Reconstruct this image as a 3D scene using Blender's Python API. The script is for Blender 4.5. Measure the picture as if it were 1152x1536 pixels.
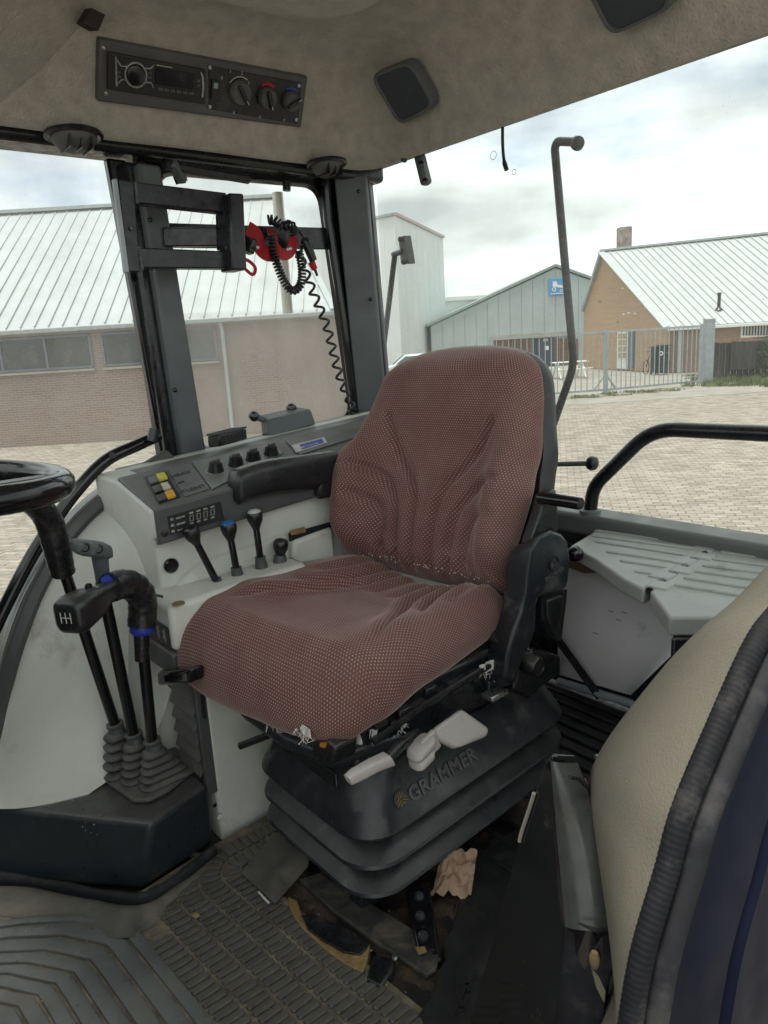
import bpy, bmesh, math, random
from mathutils import Vector, Matrix, noise
random.seed(7)
for o in list(bpy.data.objects): bpy.data.objects.remove(o)
SC = bpy.context.scene
COL = SC.collection
# ------------------------------------------------------------------ camera
# tractor frame, metres: +X to the tractor's rear, +Y to its right side, Z up, cab floor at z = 0
W_, H_, F_ = 1152., 1536., 1080.
CAM = Vector((0, 0, 1.05))
ANG = math.radians(50.9); ROLL = math.atan(.06)
PITCH = math.atan(254*math.cos(ROLL)/F_)
HD = Vector((math.cos(ANG), math.sin(ANG), 0))          # heading of the view on the ground
RT = Vector((math.sin(ANG), -math.cos(ANG), 0))
FW = HD*math.cos(PITCH) - Vector((0, 0, math.sin(PITCH)))
UP0 = RT.cross(FW)
R2 = RT*math.cos(ROLL) - UP0*math.sin(ROLL)
U2 = RT*math.sin(ROLL) + UP0*math.cos(ROLL)
cd = bpy.data.cameras.new('camera'); cam = bpy.data.objects.new('camera', cd); COL.objects.link(cam)
m = Matrix((R2, U2, -FW)).transposed().to_4x4(); m.translation = CAM
cam.matrix_world = m
cd.sensor_fit = 'HORIZONTAL'; cd.sensor_width = 36; cd.lens = 36*F_/W_; cd.clip_start = .02; cd.clip_end = 2000
SC.camera = cam
SC.render.resolution_x = 768; SC.render.resolution_y = 1024
# ------------------------------------------------------------------ sky and sun
SUN_EL, SUN_AZ = math.radians(81), math.radians(200)     # azimuth measured from +X towards +Y
wd = bpy.data.worlds.new("World"); SC.world = wd; wd.use_nodes = True
nt = wd.node_tree; nt.nodes.clear()
def N(t, typ, **kw):
    n = t.nodes.new(typ)
    for k, v in kw.items(): setattr(n, k, v)
    return n
out = N(nt, 'ShaderNodeOutputWorld'); bg = N(nt, 'ShaderNodeBackground'); sky = N(nt, 'ShaderNodeTexSky')
sky.sky_type = 'NISHITA'; sky.sun_disc = False; sky.sun_elevation = SUN_EL
sky.sun_rotation = math.pi/2 - SUN_AZ
tc = N(nt, 'ShaderNodeTexCoord'); mp = N(nt, 'ShaderNodeMapping'); mp.inputs['Scale'].default_value = (1, 1, 2.6)
mp.inputs['Location'].default_value = (.35, .1, .2)
cn = N(nt, 'ShaderNodeTexNoise'); cn.inputs['Scale'].default_value = 2.1; cn.inputs['Detail'].default_value = 7; cn.inputs['Roughness'].default_value = .52
cr = N(nt, 'ShaderNodeValToRGB'); cr.color_ramp.elements[0].position = .26; cr.color_ramp.elements[1].position = .44
cn2 = N(nt, 'ShaderNodeTexNoise'); cn2.inputs['Scale'].default_value = 2.7; cn2.inputs['Detail'].default_value = 6
mp2 = N(nt, 'ShaderNodeMapping'); mp2.inputs['Scale'].default_value = (1, 1, 3.2); mp2.inputs['Location'].default_value = (1.2, 3.1, .7)
cc = N(nt, 'ShaderNodeValToRGB'); cc.color_ramp.elements[0].position = .38; cc.color_ramp.elements[1].position = .60
cc.color_ramp.elements[0].color = (4.2, 4.55, 4.5, 1); cc.color_ramp.elements[1].color = (8.8, 9.25, 9.0, 1)
mx = N(nt, 'ShaderNodeMixRGB')
L = nt.links.new
L(tc.outputs['Generated'], mp.inputs[0]); L(mp.outputs[0], cn.inputs['Vector']); L(cn.outputs[0], cr.inputs[0])
L(tc.outputs['Generated'], mp2.inputs[0]); L(mp2.outputs[0], cn2.inputs['Vector']); L(cn2.outputs[0], cc.inputs[0])
L(cr.outputs[0], mx.inputs[0]); L(sky.outputs[0], mx.inputs[1]); L(cc.outputs[0], mx.inputs[2])
L(mx.outputs[0], bg.inputs[0]); bg.inputs[1].default_value = .06; L(bg.outputs[0], out.inputs[0])
sl = bpy.data.lights.new('sun', 'SUN'); sl.energy = 1.5; sl.angle = math.radians(12); sl.color = (1, .96, .9)
so = bpy.data.objects.new('sun', sl); COL.objects.link(so)
sd = Vector((math.cos(SUN_EL)*math.cos(SUN_AZ), math.cos(SUN_EL)*math.sin(SUN_AZ), math.sin(SUN_EL)))
so.rotation_euler = sd.to_track_quat('Z', 'Y').to_euler(); so.location = sd*30
SC.view_settings.view_transform = 'Standard'; SC.view_settings.look = 'None'
SC.view_settings.exposure = 1.72; SC.view_settings.gamma = 1
# ------------------------------------------------------------------ helpers
V = Vector
def ray(px, py):
    return R2*((px-W_/2)/F_) - U2*((py-H_/2)/F_) + FW
def P(px, py, x=None, y=None, z=None, v=None):          # a sight line of the survey meets a real plane
    d = ray(px, py)
    if x is not None: t = (x-CAM.x)/d.x
    elif y is not None: t = (y-CAM.y)/d.y
    elif z is not None: t = (z-CAM.z)/d.z
    else: t = v/d.dot(HD)
    return CAM + d*t
def PP(px, py, p0, n):
    d = ray(px, py); return CAM + d*((V(p0)-CAM).dot(n)/d.dot(n))
GZ = -1.15                                              # yard level
def U(u, v, z=GZ): return RT*u + HD*v + V((0, 0, z))    # yard coordinates (right, away, height)
def uv_of(p): return p.dot(RT), p.dot(HD)
RZ = ANG - math.pi/2

class MB:
    def __init__(s): s.v = []; s.f = []; s.uv = None
    def add(s, pts):
        i = len(s.v); s.v += [V(p) for p in pts]; return i
    def poly(s, pts):
        i = s.add(pts); s.f.append(tuple(range(i, i+len(pts)))); return s
    def prism(s, pts, vec):
        n = len(pts); vec = V(vec); i = s.add(pts); s.add([V(p)+vec for p in pts])
        s.f.append(tuple(range(i, i+n))[::-1]); s.f.append(tuple(range(i+n, i+2*n)))
        for k in range(n): s.f.append((i+k, i+(k+1) % n, i+n+(k+1) % n, i+n+k))
        return s
    def box(s, c, sx, sy, sz, ax=None):
        c = V(c); X, Y, Z = ax or (V((1, 0, 0)), V((0, 1, 0)), V((0, 0, 1)))
        X = X*sx/2; Y = Y*sy/2; Z = Z*sz/2
        return s.prism([c-X-Y-Z, c+X-Y-Z, c+X+Y-Z, c-X+Y-Z], Z*2)
    def bar(s, a, b, w, h, up=(0, 0, 1)):
        a = V(a); b = V(b); d = (b-a).normalized(); side = d.cross(V(up))
        if side.length < 1e-4: side = d.cross(V((1, 0, 0)))
        side.normalize(); u = side.cross(d)
        S = side*w/2; T = u*h/2
        return s.prism([a-S-T, a+S-T, a+S+T, a-S+T], b-a)
    def loft(s, rings, closed=True, cap=True):
        n = len(rings[0]); ids = [s.add(r) for r in rings]
        for a, b in zip(ids, ids[1:]):
            for k in range(n if closed else n-1):
                k2 = (k+1) % n; s.f.append((a+k, a+k2, b+k2, b+k))
        if cap and closed:
            s.f.append(tuple(range(ids[0], ids[0]+n))[::-1]); s.f.append(tuple(range(ids[-1], ids[-1]+n)))
        return s
    def tube(s, pts, r, seg=10, cap=True, flat=1.0):
        pts = [V(p) for p in pts]; n = len(pts); rr = r if isinstance(r, (list, tuple)) else [r]*n
        rings = []; prev = None
        for i in range(n):
            t = (pts[min(i+1, n-1)]-pts[max(i-1, 0)]).normalized()
            if prev is None:
                a = V((0, 0, 1)) if abs(t.z) < .9 else V((1, 0, 0)); nn = t.cross(a).normalized()
            else:
                nn = prev - t*prev.dot(t); nn.normalize()
            prev = nn; bb = t.cross(nn)
            rings.append([pts[i]+(nn*math.cos(q)+bb*math.sin(q)*flat)*rr[i] for q in [2*math.pi*k/seg for k in range(seg)]])
        return s.loft(rings, True, cap)
    def lathe(s, prof, o, axis=(0, 0, 1), seg=20):
        o = V(o); ax = V(axis).normalized(); a = V((0, 0, 1)) if abs(ax.z) < .9 else V((1, 0, 0))
        X = ax.cross(a).normalized(); Y = ax.cross(X)
        return s.loft([[o+ax*h+(X*math.cos(q)+Y*math.sin(q))*max(r, 1e-4) for q in [2*math.pi*k/seg for k in range(seg)]] for r, h in prof], True, True)
    def ball(s, c, r, seg=14, sq=(1, 1, 1)):
        c = V(c); rings = []
        for i in range(1, seg//2):
            th = math.pi*i/(seg//2)
            rings.append([c+V((r*sq[0]*math.sin(th)*math.cos(q), r*sq[1]*math.sin(th)*math.sin(q), -r*sq[2]*math.cos(th))) for q in [2*math.pi*k/seg for k in range(seg)]])
        return s.loft(rings)
    def build(s, name, mat, parent=None, bevel=0, smooth=40, seg=2, sub=0):
        me = bpy.data.meshes.new(name)
        inv = parent_world(parent).inverted() if parent else Matrix()
        me.from_pydata([inv @ p for p in s.v], [], s.f)
        bm = bmesh.new(); bm.from_mesh(me)
        bmesh.ops.recalc_face_normals(bm, faces=bm.faces); bm.to_mesh(me); bm.free()
        if s.uv:
            ul = me.uv_layers.new(name='UVMap')
            for lp in me.loops: ul.data[lp.index].uv = s.uv[lp.vertex_index]
        if smooth:
            me.polygons.foreach_set('use_smooth', [True]*len(me.polygons))
            me.set_sharp_from_angle(angle=math.radians(smooth))
        me.materials.append(mat)
        ob = bpy.data.objects.new(name, me); COL.objects.link(ob)
        if parent: ob.parent = parent
        if bevel:
            b = ob.modifiers.new('bevel', 'BEVEL'); b.width = bevel; b.segments = seg; b.limit_method = 'ANGLE'; b.angle_limit = math.radians(35)
            b.harden_normals = False
        if sub:
            b = ob.modifiers.new('sub', 'SUBSURF'); b.levels = sub; b.render_levels = sub
        return ob
WM = {}
def parent_world(o):
    if o is None: return Matrix()
    m = WM.get(o.name)
    if m is not None: return m
    loc = Matrix.LocRotScale(o.location, o.rotation_euler, o.scale)
    return parent_world(o.parent) @ loc
def thing(name, label, cat, loc=(0, 0, 0), rz=0, group=None):
    o = bpy.data.objects.new(name, None); COL.objects.link(o); o.location = loc; o.rotation_euler = (0, 0, rz)
    o.empty_display_size = .05
    return tag(o, label, cat, group)
def tag(o, label=None, cat=None, group=None, kind=None):
    if label: o['label'] = label
    if cat: o['category'] = cat
    if group: o['group'] = group
    if kind: o['kind'] = kind
    return o
def smooth_path(pts, n=6):
    pts = [V(p) for p in pts]; out = []
    for i in range(len(pts)-1):
        p0 = pts[max(i-1, 0)]; p1 = pts[i]; p2 = pts[i+1]; p3 = pts[min(i+2, len(pts)-1)]
        for k in range(n):
            t = k/n
            out.append(.5*((2*p1)+(p2-p0)*t+(2*p0-5*p1+4*p2-p3)*t*t+(3*p1-p0-3*p2+p3)*t**3))
    out.append(pts[-1]); return out
def round_path(pts, r, n=5):                            # straight runs joined by rounded bends
    pts = [V(p) for p in pts]; out = [pts[0]]
    for i in range(1, len(pts)-1):
        a = (pts[i-1]-pts[i]); b = (pts[i+1]-pts[i]); q = min(r, a.length*.48, b.length*.48)
        A = pts[i]+a.normalized()*q; B = pts[i]+b.normalized()*q
        for k in range(n+1):
            t = k/n; out.append(A*(1-t)**2+pts[i]*2*t*(1-t)+B*t*t)
    out.append(pts[-1]); return out
def text_on(name, body, o, X, Y, size, mat, parent, depth=.001, shear=0, bold=0):
    cu = bpy.data.curves.new(name, 'FONT'); cu.body = body; cu.size = 1; cu.extrude = 0; cu.shear = shear; cu.resolution_u = 2
    cu.align_x = 'LEFT'; cu.offset = bold
    ob = bpy.data.objects.new(name, cu); COL.objects.link(ob)
    dg = bpy.context.evaluated_depsgraph_get(); me = bpy.data.meshes.new_from_object(ob.evaluated_get(dg))
    bpy.data.objects.remove(ob)
    X = V(X).normalized(); Y = V(Y); Y = (Y-X*Y.dot(X)).normalized(); Z = X.cross(Y)
    mb = MB(); o = V(o)
    base = [v.co.copy() for v in me.vertices]
    faces = [tuple(p.vertices) for p in me.polygons]
    i0 = mb.add([o+X*b.x*size+Y*b.y*size+Z*depth for b in base])
    mb.f += [tuple(i0+k for k in f) for f in faces]
    if depth > .0006:                                   # side walls so that the letters stand proud
        i1 = mb.add([o+X*b.x*size+Y*b.y*size-Z*.0005 for b in base])
        cnt = {}
        for f in faces:
            for a, b in zip(f, f[1:]+f[:1]): cnt[(a, b)] = 1
        for (a, b) in cnt:
            if (b, a) not in cnt: mb.f.append((i0+a, i0+b, i1+b, i1+a))
    bpy.data.meshes.remove(me)
    return mb.build(name, mat, parent, smooth=0)
# ------------------------------------------------------------------ materials
def base_mat(name):
    m = bpy.data.materials.new(name); m.use_nodes = True; t = m.node_tree
    return m, t, t.nodes['Principled BSDF'], t.nodes['Material Output']
def pbr(name, col, rough=.5, metal=0, var=.12, vscale=6, bump=0, bscale=60, dirt=None, damt=.0, dscale=5, dust=0, spec=.5, sheen=0, coat=0, rvar=.12, stretch=None, island=0):
    m, t, b, o = base_mat(name); L = t.links.new
    tc = N(t, 'ShaderNodeTexCoord'); vec = tc.outputs['Object']
    if stretch:
        mp = N(t, 'ShaderNodeMapping'); mp.inputs['Scale'].default_value = stretch; L(vec, mp.inputs[0]); vec = mp.outputs[0]
    n1 = N(t, 'ShaderNodeTexNoise'); n1.inputs['Scale'].default_value = vscale; n1.inputs['Detail'].default_value = 5; n1.inputs['Roughness'].default_value = .62
    L(vec, n1.inputs['Vector'])
    hs = N(t, 'ShaderNodeMixRGB'); lo = [max(c*(1-var*1.6), 0) for c in col]; hi = [min(c*(1+var*1.6), 1) for c in col]
    hs.inputs[1].default_value = (*lo, 1); hs.inputs[2].default_value = (*hi, 1)
    r1 = N(t, 'ShaderNodeMapRange'); r1.inputs[1].default_value = .3; r1.inputs[2].default_value = .7
    L(n1.outputs[0], r1.inputs[0]); L(r1.outputs[0], hs.inputs[0]); c = hs.outputs[0]
    if island:
        g = N(t, 'ShaderNodeNewGeometry'); oi = N(t, 'ShaderNodeObjectInfo'); ad = N(t, 'ShaderNodeMath', operation='ADD')
        fr = N(t, 'ShaderNodeMath', operation='FRACT'); L(g.outputs['Random Per Island'], ad.inputs[0]); L(oi.outputs['Random'], ad.inputs[1]); L(ad.outputs[0], fr.inputs[0])
        mr = N(t, 'ShaderNodeMapRange'); mr.inputs[3].default_value = 1-island; mr.inputs[4].default_value = 1+island; L(fr.outputs[0], mr.inputs[0])
        mm = N(t, 'ShaderNodeVectorMath', operation='SCALE'); L(c, mm.inputs[0]); L(mr.outputs[0], mm.inputs['Scale']); c = mm.outputs[0]
    rsock = None
    rm = N(t, 'ShaderNodeMapRange'); rm.inputs[3].default_value = max(rough-rvar, .03); rm.inputs[4].default_value = min(rough+rvar, 1)
    n3 = N(t, 'ShaderNodeTexNoise'); n3.inputs['Scale'].default_value = vscale*3.1; n3.inputs['Detail'].default_value = 6; L(vec, n3.inputs['Vector'])
    L(n3.outputs[0], rm.inputs[0]); rm.inputs[1].default_value = .3; rm.inputs[2].default_value = .7; rsock = rm.outputs[0]
    if dirt:
        n2 = N(t, 'ShaderNodeTexNoise'); n2.inputs['Scale'].default_value = dscale; n2.inputs['Detail'].default_value = 9; n2.inputs['Roughness'].default_value = .7; L(vec, n2.inputs['Vector'])
        mr = N(t, 'ShaderNodeMapRange'); mr.inputs[1].default_value = .62-.35*damt; mr.inputs[2].default_value = .86-.3*damt; L(n2.outputs[0], mr.inputs[0])
        md = N(t, 'ShaderNodeMixRGB'); md.inputs[2].default_value = (*dirt, 1); L(mr.outputs[0], md.inputs[0]); L(c, md.inputs[1]); c = md.outputs[0]
        rr = N(t, 'ShaderNodeMixRGB'); rr.inputs[2].default_value = (.9, .9, .9, 1); L(mr.outputs[0], rr.inputs[0]); L(rsock, rr.inputs[1]); rsock = rr.outputs[0]
    if dust:                                            # dust lies on faces that look up
        g = N(t, 'ShaderNodeNewGeometry'); sx = N(t, 'ShaderNodeSeparateXYZ'); L(g.outputs['Normal'], sx.inputs[0])
        mr = N(t, 'ShaderNodeMapRange'); mr.inputs[1].default_value = .3; mr.inputs[2].default_value = 1; mr.inputs[4].default_value = dust; L(sx.outputs[2], mr.inputs[0])
        mu = N(t, 'ShaderNodeMath', operation='MULTIPLY'); L(mr.outputs[0], mu.inputs[0]); L(n3.outputs[0], mu.inputs[1])
        md = N(t, 'ShaderNodeMixRGB'); md.inputs[2].default_value = (.36, .33, .28, 1); L(mu.outputs[0], md.inputs[0]); L(c, md.inputs[1]); c = md.outputs[0]
    L(c, b.inputs['Base Color']); L(rsock, b.inputs['Roughness']); b.inputs['Metallic'].default_value = metal
    b.inputs['Specular IOR Level'].default_value = spec
    if sheen: b.inputs['Sheen Weight'].default_value = sheen; b.inputs['Sheen Roughness'].default_value = .4
    if coat: b.inputs['Coat Weight'].default_value = coat; b.inputs['Coat Roughness'].default_value = .08
    if bump:
        nb = N(t, 'ShaderNodeTexNoise'); nb.inputs['Scale'].default_value = bscale; nb.inputs['Detail'].default_value = 4; L(vec, nb.inputs['Vector'])
        bp = N(t, 'ShaderNodeBump'); bp.inputs['Strength'].default_value = bump; bp.inputs['Distance'].default_value = .004; L(nb.outputs[0], bp.inputs['Height']); L(bp.outputs[0], b.inputs['Normal'])
    return m
def glass_mat(name, tint=(.93, .97, .95), dust=.04, dmax=.3, seed=0, lowband=None):
    m, t, b, o = base_mat(name); L = t.links.new
    t.nodes.remove(b)
    tr = N(t, 'ShaderNodeBsdfTransparent'); tr.inputs[0].default_value = (*tint, 1)
    gl = N(t, 'ShaderNodeBsdfGlossy'); gl.inputs['Roughness'].default_value = .02
    fr = N(t, 'ShaderNodeFresnel'); fr.inputs[0].default_value = 1.4
    mu = N(t, 'ShaderNodeMath', operation='MULTIPLY'); mu.inputs[1].default_value = .8; L(fr.outputs[0], mu.inputs[0])
    m1 = N(t, 'ShaderNodeMixShader'); L(mu.outputs[0], m1.inputs[0]); L(tr.outputs[0], m1.inputs[1]); L(gl.outputs[0], m1.inputs[2])
    tc = N(t, 'ShaderNodeTexCoord'); n1 = N(t, 'ShaderNodeTexNoise'); n1.inputs['Scale'].default_value = 4.5; n1.inputs['Detail'].default_value = 12; n1.inputs['Roughness'].default_value = .72
    mp = N(t, 'ShaderNodeMapping'); mp.inputs['Location'].default_value = (seed, seed*2, seed); mp.inputs['Scale'].default_value = (1, 1, .55); L(tc.outputs['Object'], mp.inputs[0]); L(mp.outputs[0], n1.inputs['Vector'])
    mr = N(t, 'ShaderNodeMapRange'); mr.inputs[1].default_value = .35; mr.inputs[2].default_value = .75; mr.inputs[3].default_value = dust; mr.inputs[4].default_value = dmax; L(n1.outputs[0], mr.inputs[0])
    fac = mr.outputs[0]
    vo = N(t, 'ShaderNodeTexVoronoi'); vo.inputs['Scale'].default_value = 55; L(tc.outputs['Object'], vo.inputs['Vector'])
    lt = N(t, 'ShaderNodeMath', operation='LESS_THAN'); lt.inputs[1].default_value = .07; L(vo.outputs['Distance'], lt.inputs[0])
    ms = N(t, 'ShaderNodeMath', operation='MULTIPLY_ADD'); ms.inputs[1].default_value = .22; L(lt.outputs[0], ms.inputs[0]); L(fac, ms.inputs[2]); fac = ms.outputs[0]
    if lowband:                                         # grimy field left by a wiped sheet: (z of its top, amount, centre x, centre z, radius)
        sx = N(t, 'ShaderNodeSeparateXYZ'); L(tc.outputs['Object'], sx.inputs[0])
        zt, am = lowband
        mr2 = N(t, 'ShaderNodeMapRange'); mr2.inputs[1].default_value = zt+.004; mr2.inputs[2].default_value = zt-.004; mr2.inputs[4].default_value = am; L(sx.outputs[2], mr2.inputs[0])
        ad = N(t, 'ShaderNodeMath', operation='ADD'); L(mr2.outputs[0], ad.inputs[0]); L(fac, ad.inputs[1]); fac = ad.outputs[0]
    df = N(t, 'ShaderNodeBsdfTranslucent'); df.inputs[0].default_value = (.62, .6, .56, 1)
    df2 = N(t, 'ShaderNodeBsdfDiffuse'); df2.inputs[0].default_value = (.62, .6, .56, 1)
    md = N(t, 'ShaderNodeMixShader'); md.inputs[0].default_value = .5; L(df.outputs[0], md.inputs[1]); L(df2.outputs[0], md.inputs[2])
    m2 = N(t, 'ShaderNodeMixShader'); L(fac, m2.inputs[0]); L(m1.outputs[0], m2.inputs[1]); L(md.outputs[0], m2.inputs[2])
    L(m2.outputs[0], o.inputs[0]); return m
def brick_mat(name, c1, c2, mortar, sx=.21, sz=.065, dirt=(.3, .28, .25)):
    m, t, b, o = base_mat(name); L = t.links.new
    tc = N(t, 'ShaderNodeTexCoord'); s = N(t, 'ShaderNodeSeparateXYZ'); L(tc.outputs['Object'], s.inputs[0])
    a = N(t, 'ShaderNodeMath', operation='ADD'); L(s.outputs[0], a.inputs[0]); L(s.outputs[1], a.inputs[1])
    c = N(t, 'ShaderNodeCombineXYZ'); L(a.outputs[0], c.inputs[0]); L(s.outputs[2], c.inputs[1])
    br = N(t, 'ShaderNodeTexBrick'); br.inputs['Scale'].default_value = 1; br.inputs['Brick Width'].default_value = sx; br.inputs['Row Height'].default_value = sz
    br.inputs['Mortar Size'].default_value = .008; br.inputs['Color1'].default_value = (*c1, 1); br.inputs['Color2'].default_value = (*c2, 1); br.inputs['Mortar'].default_value = (*mortar, 1)
    L(c.outputs[0], br.inputs['Vector'])
    n1 = N(t, 'ShaderNodeTexNoise'); n1.inputs['Scale'].default_value = .9; n1.inputs['Detail'].default_value = 8; n1.inputs['Roughness'].default_value = .65; L(tc.outputs['Object'], n1.inputs['Vector'])
    mr = N(t, 'ShaderNodeMapRange'); mr.inputs[1].default_value = .45; mr.inputs[2].default_value = .8; mr.inputs[4].default_value = .6; L(n1.outputs[0], mr.inputs[0])
    mx = N(t, 'ShaderNodeMixRGB'); mx.inputs[2].default_value = (*dirt, 1); L(mr.outputs[0], mx.inputs[0]); L(br.outputs[0], mx.inputs[1]); L(mx.outputs[0], b.inputs['Base Color'])
    b.inputs['Roughness'].default_value = .9
    bp = N(t, 'ShaderNodeBump'); bp.inputs['Strength'].default_value = .5; bp.inputs['Distance'].default_value = .01; bp.invert = True; L(br.outputs['Fac'], bp.inputs['Height']); L(bp.outputs[0], b.inputs['Normal'])
    return m
def fabric_mat(name):
    m, t, b, o = base_mat(name); L = t.links.new
    uv = N(t, 'ShaderNodeUVMap'); s = N(t, 'ShaderNodeSeparateXYZ'); L(uv.outputs[0], s.inputs[0])
    def M(op, a, bb=None, c=None):
        n = N(t, 'ShaderNodeMath', operation=op)
        for i, q in enumerate((a, bb, c)):
            if q is None: continue
            if isinstance(q, (int, float)): n.inputs[i].default_value = q
            else: L(q, n.inputs[i])
        return n.outputs[0]
    nz = N(t, 'ShaderNodeTexNoise'); nz.inputs['Scale'].default_value = 40; L(uv.outputs[0], nz.inputs['Vector'])
    wob = M('MULTIPLY_ADD', nz.outputs[0], .12, -.06)
    pv = .0052; pu = .0066
    gv = M('ADD', M('DIVIDE', s.outputs[1], pv), wob); row = M('FLOOR', gv); fv = M('SUBTRACT', M('FRACT', gv), .5)
    off = M('MULTIPLY', M('MODULO', row, 2), .5)
    gu = M('ADD', M('ADD', M('DIVIDE', s.outputs[0], pu), off), wob); fu = M('SUBTRACT', M('FRACT', gu), .5)
    d = M('SQRT', M('ADD', M('POWER', M('MULTIPLY', fu, 1.15), 2), M('POWER', M('MULTIPLY', fv, .8), 2)))
    mr = N(t, 'ShaderNodeMapRange'); mr.inputs[1].default_value = .25; mr.inputs[2].default_value = .13; L(d, mr.inputs[0])
    n1 = N(t, 'ShaderNodeTexNoise'); n1.inputs['Scale'].default_value = 5; n1.inputs['Detail'].default_value = 6; L(uv.outputs[0], n1.inputs['Vector'])
    mc = N(t, 'ShaderNodeMixRGB'); mc.inputs[1].default_value = (.118, .046, .043, 1); mc.inputs[2].default_value = (.172, .077, .069, 1); L(n1.outputs[0], mc.inputs[0])
    n4 = N(t, 'ShaderNodeTexNoise'); n4.inputs['Scale'].default_value = 3.2; n4.inputs['Detail'].default_value = 8; n4.inputs['Roughness'].default_value = .7; L(uv.outputs[0], n4.inputs['Vector'])
    ml = N(t, 'ShaderNodeMapRange'); ml.inputs[1].default_value = .35; ml.inputs[2].default_value = .75; ml.inputs[3].default_value = .0; ml.inputs[4].default_value = .42; L(n4.outputs[0], ml.inputs[0])
    mg = N(t, 'ShaderNodeMixRGB'); mg.inputs[2].default_value = (.29, .205, .18, 1); L(ml.outputs[0], mg.inputs[0]); L(mc.outputs[0], mg.inputs[1])
    mx = N(t, 'ShaderNodeMixRGB'); mx.inputs[2].default_value = (.50, .375, .33, 1); L(mg.outputs[0], mx.inputs[1])
    wn_ = N(t, 'ShaderNodeTexNoise'); wn_.inputs['Scale'].default_value = 14; wn_.inputs['Detail'].default_value = 8; wn_.inputs['Roughness'].default_value = .75; L(uv.outputs[0], wn_.inputs['Vector'])
    wr_ = N(t, 'ShaderNodeMapRange'); wr_.inputs[1].default_value = .35; wr_.inputs[2].default_value = .62; wr_.inputs[3].default_value = .38; wr_.inputs[4].default_value = 1; L(wn_.outputs[0], wr_.inputs[0])
    L(M('MULTIPLY', mr.outputs[0], wr_.outputs[0]), mx.inputs[0])
    L(mx.outputs[0], b.inputs['Base Color']); b.inputs['Roughness'].default_value = .95; b.inputs['Specular IOR Level'].default_value = .1
    b.inputs['Sheen Weight'].default_value = .5; b.inputs['Sheen Roughness'].default_value = .35; b.inputs['Sheen Tint'].default_value = (1, .8, .74, 1)
    bp = N(t, 'ShaderNodeBump'); bp.inputs['Strength'].default_value = .5; bp.inputs['Distance'].default_value = .0012; L(mr.outputs[0], bp.inputs['Height'])
    n5 = N(t, 'ShaderNodeTexNoise'); n5.inputs['Scale'].default_value = 900; L(uv.outputs[0], n5.inputs['Vector'])
    bp2 = N(t, 'ShaderNodeBump'); bp2.inputs['Strength'].default_value = .35; bp2.inputs['Distance'].default_value = .0006; L(n5.outputs[0], bp2.inputs['Height']); L(bp.outputs[0], bp2.inputs['Normal'])
    L(bp2.outputs[0], b.inputs['Normal']); return m
M = {}
M['fabric'] = fabric_mat('seat_fabric')
M['liner'] = pbr('headliner_felt', (.40, .375, .325), .95, var=.10, vscale=26, bump=1.0, bscale=170, dirt=(.33, .3, .25), damt=.12, dscale=16, spec=.15, sheen=.3)
M['beige'] = pbr('beige_plastic', (.60, .61, .56), .55, var=.05, vscale=4, bump=.12, bscale=260, dirt=(.25, .22, .17), damt=.12, dscale=6, dust=.25)
M['tan'] = pbr('tan_vinyl', (.16, .146, .112), .7, var=.08, vscale=5, bump=.3, bscale=420, dirt=(.2, .17, .12), damt=.2, dscale=6)
M['panelgrey'] = pbr('panel_grey', (.075, .078, .08), .5, var=.1, bump=.15, bscale=500, dust=.3, dirt=(.16, .15, .13), damt=.12)
M['facegrey'] = pbr('face_grey', (.135, .145, .14), .45, var=.06, dust=.15)
M['blk'] = pbr('black_plastic', (.013, .0135, .0155), .30, var=.2, bump=.12, bscale=350, dust=.15, dirt=(.10, .09, .08), damt=.1)
M['bellow'] = pbr('bellows_rubber', (.015, .0175, .0225), .34, var=.2, vscale=9, bump=.1, bscale=300, dust=.13, dirt=(.10, .10, .095), damt=.2, dscale=9)
M['frame'] = pbr('frame_steel_paint', (.012, .0128, .016), .26, var=.25, vscale=12, dust=.14, bump=.05, bscale=90, dirt=(.09, .08, .07), damt=.1)
M['gloss'] = pbr('gloss_black', (.007, .007, .009), .13, var=.2, dirt=(.08, .075, .065), damt=.06, dscale=14, spec=.6, rvar=.07)
M['navy'] = pbr('navy_body_paint', (.005, .007, .018), .4, var=.2, dirt=(.03, .03, .03), damt=.08, dscale=16, spec=.06, rvar=.1)
M['pillar'] = pbr('pillar_grey', (.095, .106, .112), .5, var=.08, dust=.2, bump=.06, bscale=300)
M['rubber'] = pbr('rubber_mat', (.05, .05, .047), .5, var=.25, vscale=9, bump=.2, bscale=160, dirt=(.17, .14, .10), damt=.3, dscale=6, dust=.3)
M['ribmat'] = pbr('ribbed_mat', (.115, .12, .118), .36, var=.2, vscale=6, bump=.12, bscale=120, dirt=(.17, .15, .11), damt=.24, dscale=8, rvar=.15)
M['groove'] = pbr('mat_groove_dirt', (.15, .128, .092), .9, var=.4, vscale=20, bump=.6, bscale=220)
M['dirt'] = pbr('soil_dirt', (.045, .032, .022), .95, var=.6, vscale=22, bump=1, bscale=90, dirt=(.14, .09, .05), damt=.35, dscale=30)
M['floor'] = pbr('floor_steel', (.014, .014, .014), .6, var=.4, vscale=14, bump=.3, bscale=60, dirt=(.08, .055, .035), damt=.35, dscale=12)
M['seal'] = pbr('door_seal_rubber', (.014, .0145, .018), .72, spec=.2, var=.2, vscale=20, dust=.08, dirt=(.06, .058, .056), damt=.25, dscale=20)
M['alu'] = pbr('pale_metal', (.55, .52, .46), .4, metal=.6, var=.1, vscale=20, stretch=(1, 1, .1))
M['whiteplas'] = pbr('ivory_plastic', (.46, .43, .405), .5, var=.06, bump=.1, bscale=100, dirt=(.26, .2, .16), damt=.22, dscale=18)
M['red'] = pbr('red_strap', (.42, .012, .02), .7, var=.12, bump=.3, bscale=600)
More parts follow.
